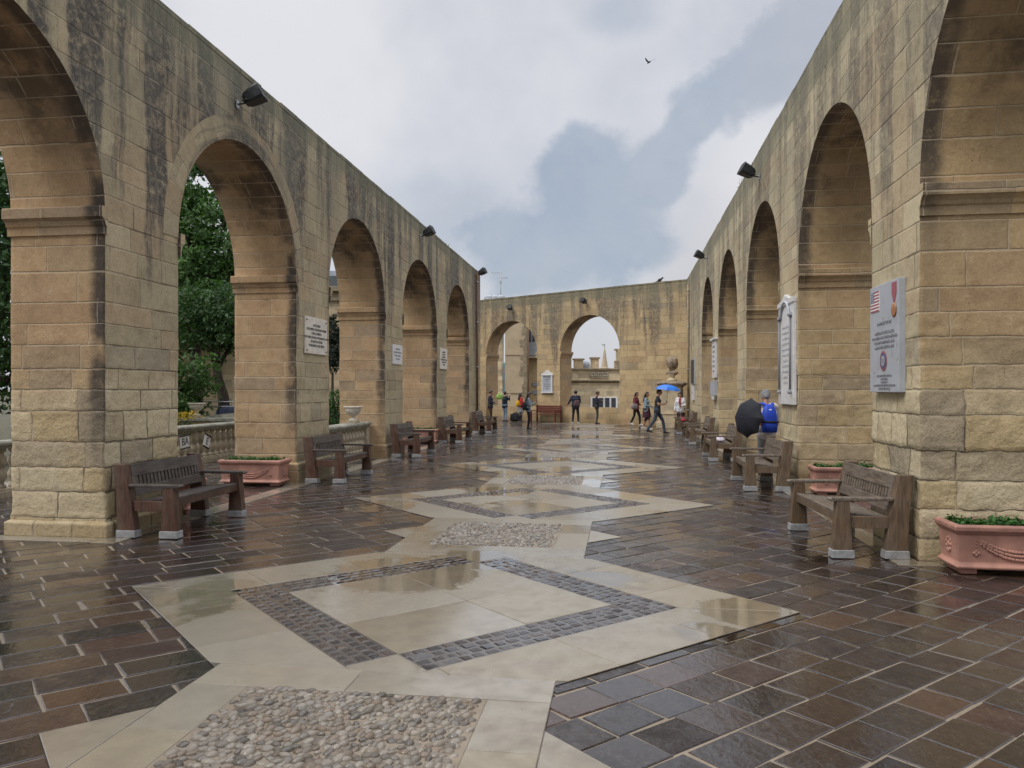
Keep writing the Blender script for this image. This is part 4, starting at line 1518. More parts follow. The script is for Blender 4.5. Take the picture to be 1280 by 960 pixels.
for i, line in enumerate(('DEDICATED BY THE VETERANS', 'ASSOCIATION', 'ON THIS DAY', 'IN THE PRESENCE OF THE PEOPLE OF MALTA', 'AND OF THEIR FAMILIES')):
    text_mesh('lettering', line, 0.034, M['letter_grey'], q, (0.02, YF, -0.405 - i * 0.034), TX)

# tall white memorial with a pointed hood
q = plaque_frame('memorial_slab', WR, 6.0, 2.33, -1, T_R, 'tall white memorial slab with a carved hood and slim side rods, second right pier', 'memorial', GP)
slab_part(q, 'slab', 1.26, 1.72, 0.05, M['marble'], -0.06)
mb = MB()
mb.prism([(-0.64, 0.78), (0.64, 0.78), (0.64, 0.86), (0.30, 0.89), (0.0, 0.97), (-0.30, 0.89), (-0.64, 0.86)], 'y', -0.075, -0.002)
mb.build('hood', M['marble'], q, bevel=0.01)
mb = MB()
arch = [(0.34 * math.cos(R(a)), 0.60 + 0.24 * math.sin(R(a))) for a in range(0, 181, 15)]
pts = [(-0.52, 0.60)] + [(x, z) for x, z in arch[::-1]] + [(0.52, 0.60)]
mb.tube([(x, -0.070, z) for x, z in pts], 0.028, 8)
mb.build('hood_moulding', M['marble_grey'], q)
for sx in (-1, 1):
    mb = MB()
    mb.tube([(sx * 0.45, -0.075, 0.58), (sx * 0.45, -0.075, -0.70)], 0.017, 8)
    mb.lathe([(0.018, 0), (0.045, 0.02), (0.03, 0.06)], (sx * 0.45, -0.075, 0.55), 10)
    mb.lathe([(0.03, 0), (0.045, 0.03), (0.018, 0.07)], (sx * 0.45, -0.075, -0.74), 10)
    mb.build('side_rod', M['letter_grey'], q)
for i in range(11):
    text_mesh('lettering', ('TO THE MEMORY OF', 'THE OFFICERS AND MEN', 'WHO LOST THEIR LIVES', 'IN THE SERVICE OF THE', 'CROWN IN THESE WATERS', 'AND WHO LIE BURIED', 'IN THIS ISLAND', 'THIS STONE IS RAISED', 'BY THEIR SHIPMATES', 'AND FRIENDS', 'MDCCCLXXV')[i], 0.055, M['letter_faint'], q, (0, -0.054, 0.40 - i * 0.095), TX)
# pale slabs of the fourth pier
q = plaque_frame('memorial_slab', WR, 16.9, 2.62, -1, T_R, 'pale tall memorial slab on the fourth right pier, above a wider slab', 'memorial', GP)
slab_part(q, 'slab', 0.98, 1.15, 0.06, M['marble'], 0)
mb = MB()
mb.box((0, -0.06, 0.62), (1.10, 0.12, 0.07))
mb.build('cornice', M['marble'], q, bevel=0.008)
for i in range(6):
    text_mesh('lettering', ('SACRED TO THE', 'MEMORY OF', 'A CAPTAIN', 'OF THE FLEET', 'HIS COMRADES', 'MOURN HIM')[i], 0.09, M['letter_grey'], q, (0, -0.064, 0.38 - i * 0.15), TX)
q = plaque_frame('memorial_slab', WR, 16.9, 1.72, -1, T_R, 'low pale slab with bracket under the tall one on the fourth right pier', 'memorial', GP)
slab_part(q, 'slab', 1.14, 0.46, 0.10, M['marble_grey'], 0)
mb = MB()
mb.prism([(-0.5, -0.23), (0.5, -0.23), (0.3, -0.36), (-0.3, -0.36)], 'y', -0.09, -0.002)
mb.build('bracket', M['marble'], q, bevel=0.01)
# far pier: dark panel over a small white one
q = plaque_frame('memorial_slab', WR, 24.6, 2.42, -1, T_R, 'black memorial panel on the far right pier, above a small white one', 'memorial', GP)
slab_part(q, 'slab', 0.95, 0.95, 0.09, M['letter'], 0)
slab_part(q, 'frame', 1.06, 1.06, 0.04, M['marble_grey'], 0)
q = plaque_frame('wall_plaque', WR, 24.6, 1.55, -1, T_R, 'small white plaque under the black panel on the far right pier', group=GP)
slab_part(q, 'slab', 0.85, 0.60, 0.06, M['marble'], 0)
text_mesh('lettering', 'R. I. P.', 0.14, M['letter_grey'], q, (0, -0.064, 0), TX)
# end wall plaque with pediment
q = plaque_frame('wall_plaque', WB, on_back(684.7), 2.05, 1, T_B, 'white arched plaque with grey writing above the red bench on the end wall', group=GP)
slab_part(q, 'slab', 0.56, 0.86, 0.05, M['marble_grey'], -0.05)
mb = MB()
for x in (-0.31, 0.31):
    mb.box((x, -0.045, -0.05), (0.07, 0.085, 0.88))
mb.box((0, -0.05, -0.51), (0.76, 0.10, 0.06))
mb.box((0, -0.05, 0.40), (0.76, 0.10, 0.05))
mb.build('frame', M['marble'], q, bevel=0.006)
mb = MB()
mb.prism([(-0.36, 0.42), (0.36, 0.42), (0.30, 0.50), (0.16, 0.545), (0.09, 0.62), (0, 0.645), (-0.09, 0.62), (-0.16, 0.545), (-0.30, 0.50)], 'y', -0.09, -0.004)
mb.build('pediment', M['marble'], q, bevel=0.008)
for i in range(6):
    text_mesh('lettering', ('IN LOVING', 'MEMORY', 'OF A', 'FAITHFUL', 'SERVANT', '1873')[i], 0.085, M['letter'], q, (0, -0.054, 0.27 - i * 0.115), TX)


# ------------------------------------------------------------------ floodlights on the wall heads
def make_flood(label):
    root = empty('floodlight', label=label, cat='floodlight', group='floodlights on the wall heads')
    # local: y out of the wall (towards -y = plaza)
    mb = MB()
    mb.box((0, -0.012, 0), (0.12, 0.02, 0.16))
    mb.build('wall_plate', M['steel'], root, bevel=0.004)
    mb = MB()
    mb.tube([(0, -0.02, 0), (0, -0.16, 0.02)], 0.018, 8)
    mb.tube([(-0.17, -0.30, 0.05), (-0.17, -0.17, 0.02), (0.17, -0.17, 0.02), (0.17, -0.30, 0.05)], 0.012, 6)
    mb.build('bracket', M['lamp_body'], root)
    rot = Matrix.Rotation(R(-28), 3, 'X')
    mb = MB()
    rows = []
    for y, w, h in ((0.0, 0.13, 0.12), (-0.06, 0.20, 0.19), (-0.22, 0.235, 0.235), (-0.36, 0.25, 0.25), (-0.40, 0.25, 0.25)):
        ring_ = []
        for x, z in ((-1, -.7), (-.8, -1), (.8, -1), (1, -.7), (1, .7), (.8, 1), (-.8, 1), (-1, .7)):
            v = rot @ Vector((x * w * 0.75, y, z * h * 0.62))
            ring_.append((v.x, v.y - 0.16, v.z + 0.06))
        rows.append(ring_)
    mb.grid(rows, smooth=False, closed=True)
    mb.face(rows[0])
    mb.build('housing', M['lamp_body'], root, bevel=0.006)
    mb = MB()
    mb.face(rows[-1])
    for k in range(3):
        pass
    g_ = mb.build('lens', M['lamp_glass'], root)
    mb = MB()
    a_ = [Vector(p) for p in rows[-1]]
    mb.tube(a_ + [a_[0]], 0.012, 6)
    mb.build('lens_frame', M['lamp_body'], root)
    return root


fl0 = make_flood('black floodlight above the second left arch, nearest on the left')
FS = [(WL, 3.0, 5.93, T_L, None, 6), (WL, 13.9, 6.10, T_L, 'black floodlight above the fourth left arch, middle one on the left', -8),
      (WL, 22.9, 6.30, T_L, 'black floodlight at the far top corner of the left arcade', -16),
      (WR, 8.9, 6.12, T_R + math.pi, 'black floodlight above the second visible right arch, nearest on the right', 10),
      (WR, 13.9, 6.72, T_R + math.pi, 'floodlight half hidden by the top edge of the right wall beside a weed', 10),
      (WR, 19.4, 6.18, T_R + math.pi, 'black floodlight above the last right arch', 10),
      (WB, on_back(640), 5.98, T_B, 'black floodlight above the left arch of the end wall', 15),
      (WB, on_back(734.5), 5.98, T_B, 'black floodlight above the right arch of the end wall', -12)]
for i, (W, s, z, rz, lab, tw) in enumerate(FS):
    o = fl0 if i == 0 else copy_tree(fl0)
    o.location = W(s, -0.012 if i != 4 else 0.62, z)
    o.scale = (0.74,) * 3
    o.rotation_euler.z = rz + R(tw)
    if lab: o['label'] = lab


# ------------------------------------------------------------------ balustrades
BAL = [(0.075, 0.0), (0.075, 0.05), (0.05, 0.06), (0.045, 0.09), (0.085, 0.17), (0.09, 0.215), (0.06, 0.29), (0.05, 0.31), (0.06, 0.33), (0.09, 0.405), (0.085, 0.45), (0.045, 0.53), (0.05, 0.56), (0.075, 0.57), (0.075, 0.62)]


def balustrade(loc, rz, L, label, ends=(1, 1), step=0.235):
    root = empty('balustrade', loc, rz, label, 'balustrade')
    mb = MB()
    mb.box((L / 2, 0, 0.06), (L, 0.30, 0.12))
    mb.box((L / 2, 0, 0.135), (L, 0.24, 0.03))
    mb.build('base', M['balustrade'], root, bevel=0.01)
    mb = MB()
    mb.prism([(-0.13, 0.77), (0.13, 0.77), (0.13, 0.80), (0.17, 0.82), (0.17, 0.86), (0.14, 0.885), (-0.14, 0.885), (-0.17, 0.86), (-0.17, 0.82), (-0.13, 0.80)], 'x', -0.02, L + 0.02)
    mb.build('handrail', M['rail'], root, bevel=0.006)
    n = int((L - 0.3) / step)
    proto = None
    for i in range(n):
        x = 0.15 + (i + 0.5) * (L - 0.3) / n
        if proto is None:
            mb = MB()
            mb.lathe(BAL, (0, 0, 0.15), 12)
            proto = mb.build('baluster', M['balustrade'], root)
            o = proto
        else:
            o = proto.copy()
            COL.objects.link(o)
        o.location = (x, 0, 0)
    for e, x in zip(ends, (0.06, L - 0.06)):
        if e:
            mb = MB()
            mb.box((x, 0, 0.46), (0.20, 0.25, 0.62))
            mb.build('end_post', M['balustrade'], root, bevel=0.008)
    return root


balustrade(WL(-4.0, 3.75, -0.01), T_L, 22.0, 'long stone balustrade between the left arcade and the garden trees', step=0.26)
balustrade(WL(6.80, 0.50, 0.0), T_L, 3.62, 'short stone balustrade closing the left arch beside the second bench', step=0.21)


def urn(loc, label, s=1.0, group=None):
    root = empty('stone_urn', loc, 0, label, 'urn', group)
    mb = MB()
    mb.lathe([(0.10 * s, 0), (0.10 * s, 0.03 * s), (0.05 * s, 0.06 * s), (0.045 * s, 0.10 * s), (0.10 * s, 0.13 * s), (0.17 * s, 0.20 * s), (0.19 * s, 0.27 * s), (0.18 * s, 0.29 * s), (0.22 * s, 0.31 * s), (0.22 * s, 0.335 * s), (0.17 * s, 0.335 * s), (0.13 * s, 0.24 * s)], (0, 0, 0), 20)
    mb.build('bowl', M['urn'], root)
    mb = MB()
    mb.box((0, 0, -0.03 * s), (0.26 * s, 0.26 * s, 0.06 * s))
    mb.build('base', M['balustrade'], root, bevel=0.008)
    return root


urn(WL(9.6, 0.50, 0.94), 'pale shallow stone urn standing on the short balustrade behind the second bench', 1.0)
# letter boards tied to the garden balustrade
for (s, z, tx_, lab, tw, w) in ((7.55, 0.55, 'BA', 'small white curved board with black letters BA hung on the garden balustrade', 4, 0.34), (8.45, 0.50, 'E', 'small white tilted board with black letter E hung on the garden balustrade', -22, 0.24)):
    q = empty('letter_board', WL(s, 3.52, z), T_L, lab, 'sign')
    q.rotation_euler = (0, R(-tw), T_L)
    mb = MB()
    mb.box((0, 0, 0), (w, 0.02, 0.25))
    mb.build('board', M['white_paint'], q, bevel=0.004)
    for zz in (-0.135, 0.135):
        mb = MB()
        mb.box((0, -0.012, zz), (w, 0.03, 0.025))
        mb.build('edge_strip', M['black'], q)
    text_mesh('lettering', tx_, 0.22, M['letter'], q, (0, -0.014, 0), TX)

# ------------------------------------------------------------------ bust on its pedestal in the far right corner
pc = WR(27.0, -0.74, 0)
pd = empty('pedestal', pc, T_B + R(20), 'tall limestone pedestal with a moulded cap in the far right corner', 'pedestal')
mb = MB()
mb.box((0, 0, 0.14), (1.18, 1.18, 0.28))
mb.box((0, 0, 0.44), (1.02, 1.02, 0.32))
mb.box((0, 0, 0.63), (1.08, 1.08, 0.07))
mb.build('base', M['pedestal'], pd, bevel=0.02)
mb = MB()
mb.box((0, 0, 1.22), (0.86, 0.86, 1.12))
mb.build('shaft', M['pedestal'], pd, bevel=0.015)
mb = MB()
rows = []
for z, w in ((1.78, 0.44), (1.84, 0.47), (1.88, 0.55), (1.93, 0.59), (1.98, 0.59), (2.02, 0.50), (2.06, 0.40)):
    rows.append([(-w, -w, z), (w, -w, z), (w, w, z), (-w, w, z)])
mb.grid(rows, smooth=False, closed=True)
mb.face(rows[-1])
mb.face(rows[0][::-1])
mb.build('cap', M['bronze'], pd, bevel=0.01)
bs = empty('stone_bust', (pc.x, pc.y, 2.06), T_B + R(-5), 'weathered stone bust with thick hair on the corner pedestal', 'bust')
mb = MB()
mb.lathe([(0.24, 0), (0.24, 0.06), (0.13, 0.12), (0.12, 0.22), (0.20, 0.30)], (0, 0, 0), 16)
mb.build('socle', M['pedestal'], bs)
bm_ = bmesh.new()
for c, r in (((0, 0.02, 0.36), (0.30, 0.17, 0.13)), ((0, 0.0, 0.50), (0.12, 0.13, 0.18)), ((0, -0.03, 0.80), (0.185, 0.22, 0.25)), ((0, -0.12, 0.66), (0.12, 0.13, 0.12)), ((0, -0.235, 0.78), (0.035, 0.05, 0.07)), ((0, -0.20, 0.70), (0.07, 0.05, 0.03)),
             ((0, 0.04, 0.93), (0.22, 0.23, 0.17)), ((-0.18, 0.03, 0.78), (0.09, 0.15, 0.2)), ((0.18, 0.03, 0.78), (0.09, 0.15, 0.2)), ((0, 0.17, 0.72), (0.2, 0.11, 0.22)), ((-0.07, -0.21, 0.855), (0.055, 0.03, 0.02)), ((0.07, -0.21, 0.855), (0.055, 0.03, 0.02)), ((-.2, .0, .95), (.08, .1, .08)), ((.2, .0, .95), (.08, .1, .08))):
    mt = Matrix.Translation(c) @ Matrix.Diagonal((*r, 1))
    bmesh.ops.create_uvsphere(bm_, u_segments=18, v_segments=12, radius=1, matrix=mt)
me_ = bpy.data.meshes.new('head')
bm_.to_mesh(me_)
bm_.free()
me_.materials.append(M['bronze'])
hd = bpy.data.objects.new('head', me_)
COL.objects.link(hd)
hd.parent = bs
rm = hd.modifiers.new('remesh', 'REMESH')
rm.mode = 'VOXEL'
rm.voxel_size = 0.018
rm.use_smooth_shade = True

# ------------------------------------------------------------------ rain pipes
for (W, s, H, th, lab) in ((WL, 22.75, 6.35, T_L, 'thin brown rain pipe on the far end pier of the left arcade'), (WR, 26.6, 6.3, T_R, 'thin pale rain pipe near the far end of the right wall')):
    q = empty('rain_pipe', W(s, -0.07, 0.0), th, lab, 'pipe')
    mb = MB()
    mb.tube([(0, 0, 0.02), (0, 0, H)], 0.045, 10)
    mb.build('pipe', M['pipe'] if W is WL else M['quoin'], q)
    for z in (0.8, 2.6, 4.4, 6.0):
        mb = MB()
        mb.lathe([(0.058, -0.02), (0.058, 0.02)], (0, 0, z), 10)
        mb.build('clip', M['steel'], q)


# ------------------------------------------------------------------ birds and weeds on the wall heads
def bird(name, loc, rz, label, flying):
    root = empty(name, loc, rz, label, 'bird')
    mb = MB()
    if flying:
        mb.lathe([(0.004, -0.20), (0.035, -0.17), (0.045, -0.12), (0.03, -0.08), (0.06, 0.0), (0.055, 0.09), (0.035, 0.15), (0.035, 0.18), (0.02, 0.21), (0.003, 0.235)], (0, 0, 0), 12)
        b = mb.build('body', M['bird'], root)
        b.rotation_euler = (R(80), 0, 0)
        for sx, up in ((-1, 0.18), (1, 0.55)):
            mb = MB()
            L_, U_ = [], []
            for x, y0, y1, z in ((0.03, -0.07, 0.07, 0), (0.16, -0.07, 0.10, 0.06), (0.30, -0.09, 0.06, 0.12), (0.44, -0.13, -0.02, 0.17), (0.54, -0.15, -0.13, 0.20)):
                zz_ = z * (0.6 + up * 2)
                L_.append([(sx * x, y0, zz_), (sx * x, (y0 + y1) / 2, zz_ + 0.012), (sx * x, y1, zz_)])
                U_.append([(sx * x, y0, zz_ - 0.004), (sx * x, (y0 + y1) / 2, zz_ - 0.006), (sx * x, y1, zz_ - 0.004)])
            mb.grid(L_)
            mb.grid(U_)
            mb.build('wing', M['bird'], root)
    else:
        bm2 = bmesh.new()
        for c, r, ry in (((0, 0, 0.13), (0.13, 0.07, 0.075), -25), ((0.13, 0, 0.22), (0.05, 0.042, 0.045), 0), ((0.195, 0, 0.222), (0.03, 0.01, 0.01), 0), ((-0.17, 0, 0.06), (0.11, 0.035, 0.018), -25)):
            bmesh.ops.create_uvsphere(bm2, u_segments=12, v_segments=8, radius=1, matrix=Matrix.Translation(c) @ Matrix.Rotation(R(ry), 4, 'Y') @ Matrix.Diagonal((*r, 1)))
        me2 = bpy.data.meshes.new('body')
        bm2.to_mesh(me2)
        bm2.free()
        me2.materials.append(M['bird'])
        b = bpy.data.objects.new('body', me2)
        COL.objects.link(b)
        b.parent = root
        for sy in (-0.025, 0.025):
            mb = MB()
            mb.tube([(0.0, sy, 0.07), (0.01, sy, 0.0)], 0.006, 6)
            mb.build('leg', M['bird'], root)
    return root


bird('flying_bird', (6.0, 34.0, 1.65 + (488 - 78) / 970 * 34), R(35), 'dark bird flying with raised wings high over the terrace', True).scale = (0.55,) * 3
sb = on_back(826, 0.4)
pb = WB(sb, 0.3, 6.63 + 0.08)
bird('perched_bird', pb, T_B + R(10), 'small dark bird perched on top of the end wall', False)


def weed(loc, h, n, seed, label):
    root = empty('wall_weed', loc, 0, label, 'weed', 'weeds on the wall heads')
    r_ = random.Random(seed)
    mb = MB()
    for i in range(n):
        a = r_.uniform(0, 6.28)
        lean_ = r_.uniform(0.05, 0.35)
        hh = h * r_.uniform(0.5, 1)
        p0 = Vector((r_.uniform(-.05, .05), r_.uniform(-.05, .05), 0))
        p1 = p0 + Vector((math.cos(a) * lean_ * hh * .5, math.sin(a) * lean_ * hh * .5, hh * .6))
        p2 = p0 + Vector((math.cos(a) * lean_ * hh, math.sin(a) * lean_ * hh, hh))
        mb.tube([p0, p1, p2], [0.006, 0.005, 0.002], 4)
        for k in range(6):
            c = p0.lerp(p2, r_.uniform(.2, 1))
            d = Vector((r_.gauss(0, 1), r_.gauss(0, 1), r_.uniform(0, 1))).normalized() * 0.05
            e = d.orthogonal().normalized() * 0.012
            mb.face([c, c + d * .5 + e, c + d, c + d * .5 - e], col=r_.random())
    mb.build('stems', M['leaf_olive'], root, weld=False, recalc=False)


weed(WR(13.2, 0.25, 6.70), 0.55, 9, 1, 'tall thin weed growing on the right wall head')
weed(WL(18.4, 0.2, 6.50), 0.28, 6, 2, 'small weed on the left wall head near its far end')
weed(WR(24.2, 0.2, 6.70), 0.22, 6, 3, 'low weed tuft at the far end of the right wall head')

# ------------------------------------------------------------------ things left on the benches
def soft_bag(name, loc, rz, size, mat, label, cat='bag'):
    root = empty(name, loc, rz, label, cat)
    bm2 = bmesh.new()
    bmesh.ops.create_uvsphere(bm2, u_segments=20, v_segments=14, radius=1)
    for v in bm2.verts:
        n = mnoise.noise(v.co * 1.9 + Vector((size[0] * 9, size[2] * 5, 0))) + 0.5 * mnoise.noise(v.co * 4.3)
        tz = v.co.z * 0.5 + 0.5
        wd = (1.08 - 0.45 * tz) * (1 + 0.20 * n)
        v.co = Vector((math.copysign(abs(v.co.x) ** 0.6, v.co.x) * size[0] * wd, math.copysign(abs(v.co.y) ** 0.7, v.co.y) * size[1] * wd, size[2] * (0.5 + 0.5 * math.copysign(abs(v.co.z) ** 0.7, v.co.z)) * (1 + 0.16 * n)))
    me2 = bpy.data.meshes.new('sack')
    bm2.to_mesh(me2)
    bm2.free()
    me2.materials.append(mat)
    me2.polygons.foreach_set('use_smooth', [True] * len(me2.polygons))
    b = bpy.data.objects.new('sack', me2)
    COL.objects.link(b)
    b.parent = root
    mb = MB()
    mb.tube([(-size[0] * .4, 0, size[2] * .8), (-size[0] * .25, 0, size[2] * 1.15), (size[0] * .25, 0, size[2] * 1.15), (size[0] * .4, 0, size[2] * .8)], 0.008, 6)
    mb.build('handle', mat, root)
    return root


SEAT = 0.44
soft_bag('plastic_bag', WR(11.05, -0.56, SEAT), T_R, (0.22, 0.13, 0.13), M['bag_lilac'], 'lilac white plastic bag lying on a right hand bench seat')
soft_bag('cloth_bag', WR(22.9, -0.56, SEAT), T_R, (0.26, 0.14, 0.15), M['bag_red'], 'red cloth bag on the seat of the farthest right bench')
soft_bag('duffel_bag', WB(on_back(642, -0.7), -0.55, 0.008), T_B, (0.34, 0.22, 0.46), M['black'], 'large black bag on the ground before the left end arch')
# ------------------------------------------------------------------ trees and garden
def leaf_cloud(mb, blobs, n, size, rr, tone=0.5):
    """leaf-sized faces spread through a crown's volume, in clumps"""
    clumps = []
    tot = sum(b[3] * b[4] * b[5] for b in blobs)
    for b in blobs:
        k = max(6, int(260 * (b[3] * b[4] * b[5]) / tot))
        for _ in range(k):
            d = Vector((rr.gauss(0, 1), rr.gauss(0, 1), rr.gauss(0, 1))).normalized()
            rad = rr.uniform(0.45, 1.08)
            clumps.append((Vector(b[:3]) + Vector((d.x * b[3], d.y * b[4], d.z * b[5])) * rad, d, rr.uniform(0.16, 0.42) * (b[3] + b[5]) / 2, rr.random()))
    for i in range(n):
        c, d, cr, ct = rr.choice(clumps)
        o = Vector((rr.gauss(0, .5), rr.gauss(0, .5), rr.gauss(0, .4))) * cr
        p = c + o
        nrm = (d * 0.6 + Vector((rr.gauss(0, .6), rr.gauss(0, .6), rr.gauss(0.5, .6)))).normalized()
        t = nrm.orthogonal().normalized()
        t.rotate(Matrix.Rotation(rr.uniform(0, 6.28), 3, nrm))
        bt = nrm.cross(t)
        l = size * rr.uniform(0.6, 1.3)
        w = l * rr.uniform(0.35, 0.55)
        mb.face([p - t * l, p - bt * w + nrm * l * .15, p + t * l, p + bt * w + nrm * l * .15], col=min(1, max(0, tone * 0.5 + 0.55 * (ct - 0.3) + 0.35 * (rr.random() - 0.4))))


def tree(name, loc, trunk_h, r0, blobs, n, size, mat, label, cat='tree', seed=1, lean=(0, 0), group=None, limbs=True):
    root = empty(name, loc, 0, label, cat, group)
    rr = random.Random(seed)
    mb = MB()
    top = Vector((lean[0], lean[1], trunk_h))
    mb.tube([(0, 0, -0.05), top * 0.35 + Vector((rr.gauss(0, .05), rr.gauss(0, .05), 0)), top * 0.7, top], [r0 * 1.25, r0, r0 * .85, r0 * .7], 9)
    tr = mb.build('trunk', M['bark'], root)
    if limbs:
        for b in blobs:
            mb = MB()
            e = Vector(b[:3])
            m1 = top.lerp(e, 0.45) + Vector((rr.gauss(0, .2), rr.gauss(0, .2), rr.gauss(0, .15)))
            mb.tube([top * 0.9, m1, e], [r0 * .6, r0 * .38, r0 * .12], 7)
            for k in range(4):
                f = rr.uniform(.4, .95)
                q = top.lerp(e, f)
                mb.tube([q, q + Vector((rr.gauss(0, .5) * b[3], rr.gauss(0, .5) * b[4], rr.gauss(0.2, .4) * b[5]))], [r0 * .22, r0 * .06], 5)
            mb.build('limb', M['bark'], tr)
    mb = MB()
    leaf_cloud(mb, blobs, n, size, rr)
    mb.build('crown', mat, root, weld=False, recalc=False)
    return root


GT = 'garden trees behind the left arcade'
tree('tall_tree', (-11.2, 27.5, 0), 3.2, 0.24, [(0, 0, 5.2, 2.2, 2.0, 1.7), (-1.2, 0.4, 7.2, 2.0, 1.8, 1.7), (1.0, -.3, 6.8, 1.8, 1.7, 1.6), (0.1, 0, 9.0, 1.7, 1.6, 1.5), (1.5, 0.2, 8.6, 1.1, 1.2, 1.2), (-1.6, 0, 4.4, 1.6, 1.5, 1.2), (-.5, 0, 10.4, 1.1, 1.1, 1.0)], 26000, 0.10, M['leaf_mid'], 'tall green tree filling the second left arch', seed=4, group=GT)
tree('dark_tree', (-8.75, 23.6, 0.9), 1.55, 0.16, [(0.0, 0.3, 2.7, 1.1, 1.0, .7), (-1.1, 0, 2.6, .9, .9, .55), (0.8, 0, 2.9, .9, .9, .7), (-.3, .3, 3.5, 1.1, 1.0, .6)], 9000, 0.075, M['leaf_dark'], 'dark tree with a bare forked trunk in the second left arch', seed=8, lean=(-0.25, 0), group=GT)
tree('leafy_tree', (-11.8, 17.5, 0), 2.2, 0.2, [(0, 0, 3.6, 2.0, 1.8, 1.5), (0.6, -.2, 5.6, 1.8, 1.6, 1.6), (-.8, .2, 6.6, 1.7, 1.6, 1.5), (0.2, 0, 8.2, 1.4, 1.4, 1.3), (0.9, -.4, 2.2, 1.3, 1.2, 1.1)], 16000, 0.095, M['leaf_dark'], 'dark leafy tree at the left edge, seen past the nearest left pier', seed=12, group=GT)
tree('leafy_tree', (-15.5, 33, 0), 3.0, 0.25, [(0, 0, 5, 2.6, 2.2, 2.0), (1.0, 0, 7.6, 2.2, 2.0, 1.8), (-1.4, 0, 7.2, 2.0, 2.0, 1.7), (2.6, 0, 5.2, 1.9, 1.8, 1.7)], 9000, 0.16, M['leaf_dark'], 'broad dark tree farthest back in the second left arch', seed=15, group=GT)
tree('garden_shrub', (-9.6, 22.2, 0), 0.9, 0.07, [(0, 0, 1.5, 1.0, .9, .8), (-.7, 0, 1.3, .8, .8, .7), (.5, 0, 2.1, .7, .7, .6), (-.3, 0, 2.4, .6, .6, .5)], 5200, 0.075, M['leaf_mid'], 'bushy mid green shrub under the tall tree', 'shrub', seed=21)
tree('garden_shrub', (-10.8, 19.0, 0), 0.7, 0.06, [(0, 0, 1.2, 1.1, 1.0, .8), (.9, 0, 1.5, .8, .8, .8), (-.9, 0, 1.7, .8, .9, .9), (.2, .3, 2.5, .8, .8, .8)], 4200, 0.075, M['leaf_olive'], 'grey green shrub left of the bushy one, behind the balustrade', 'shrub', seed=22)
tree('topiary_tree', (-5.62, 24.3, 0), 2.2, 0.05, [(0, 0, 2.75, .34, .34, .45), (0, 0, 3.35, .30, .30, .45), (0, 0, 3.8, .18, .18, .3)], 4200, 0.05, M['leaf_olive'], 'slim clipped topiary tree in the third left arch', seed=23, limbs=False)
tree('garden_hedge', (-5.45, 23.6, 0), 0.4, 0.05, [(0, 0, 0.6, .55, .5, .55), (0, 0.1, 1.3, .5, .45, .42), (-.6, 0, .8, .4, .4, .5)], 4200, 0.045, M['leaf_planter'], 'clipped green hedge at the foot of the topiary tree', 'hedge', seed=24, limbs=False)
# flower bed
fb = empty('flower_bed', (-9.15, 20.9, 0), 0, 'yellow flowers in a dark green bed behind the balustrade', 'flowers')
rr_ = random.Random(31)
mb = MB()
leaf_cloud(mb, [(0, 0, .45, .8, .4, .45), (-.8, 0, .45, .6, .4, .42)], 2200, 0.05, rr_)
mb.build('leaves', M['leaf_dark'], fb, weld=False, recalc=False)
mb = MB()
leaf_cloud(mb, [(0, 0, .98, .75, .3, .10), (-.8, 0, .95, .5, .3, .08)], 520, 0.04, rr_, 1.0)
mb.build('blooms', M['flower_yellow'], fb, weld=False, recalc=False)

# stepped garden wall with urns
gw = empty('garden_wall', (-8.75, 21.6, 0), R(4), 'low stone garden wall with a pale coping, behind the balustrade', 'wall')
mb = MB()
mb.box((0.75, 0, 0.38), (2.6, 0.3, 0.80))
mb.build('wall', M['building'], gw)
mb = MB()
mb.box((0.75, 0, 0.84), (2.7, 0.42, 0.09))
mb.build('coping', M['rail'], gw, bevel=0.01)
mb = MB()
mb.prism([(-0.3, 0.885), (2.05, 0.885), (2.05, 1.12), (1.5, 1.08)], 'y', 0.15, 0.45)
mb.build('ramp', M['rail'], gw)
for x, lab in ((-0.05, 'pale stone urn on the garden wall, next to the yellow flowers'), (1.42, 'pale stone urn on the garden wall, half hidden by the plaque pier')):
    urn(Vector((-8.75 + x + 0.02, 21.6 + x * 0.07, 0.95)), lab, 1.05)
bt_ = soft_bag('covered_bundle', (-8.45, 23.0, 0.0), 0.2, (0.45, 0.35, 1.2), M['blue_tarp'], 'dark blue tarpaulin bundle behind the garden wall', 'tarpaulin')
gr_ = empty('metal_railing', (-8.9, 22.6, 0), 0.05, 'thin grey metal railing above the blue bundle', 'railing')
mb = MB()
for z in (1.32, 1.18):
    mb.tube([(-0.3, 0, z), (1.0, 0, z)], 0.018, 6)
mb.build('rail', M['steel'], gr_)
for x in (-0.3, 1.0):
    mb = MB()
    mb.tube([(x, 0, 0), (x, 0, 1.34)], 0.018, 6)
    mb.build('rail_post', M['steel'], gr_)

# ------------------------------------------------------------------ buildings beyond
def wall_box(parent, name, x0, x1, y0, y1, z0, z1, mat):
    mb = MB()
    P = lambda x, y, z: (x, y, z)
    for pts, uvf in (([(x0, y0, z0), (x1, y0, z0), (x1, y0, z1), (x0, y0, z1)], lambda p: (p[0], p[2])), ([(x0, y1, z0), (x1, y1, z0), (x1, y1, z1), (x0, y1, z1)], lambda p: (p[0], p[2])),
                     ([(x0, y0, z0), (x0, y1, z0), (x0, y1, z1), (x0, y0, z1)], lambda p: (p[1], p[2])), ([(x1, y0, z0), (x1, y1, z0), (x1, y1, z1), (x1, y0, z1)], lambda p: (p[1], p[2])),
                     ([(x0, y0, z1), (x1, y0, z1), (x1, y1, z1), (x0, y1, z1)], lambda p: (p[0], p[1]))):
        mb.face(pts, uv=[uvf(p) for p in pts])
    return mb.build(name, mat, parent)


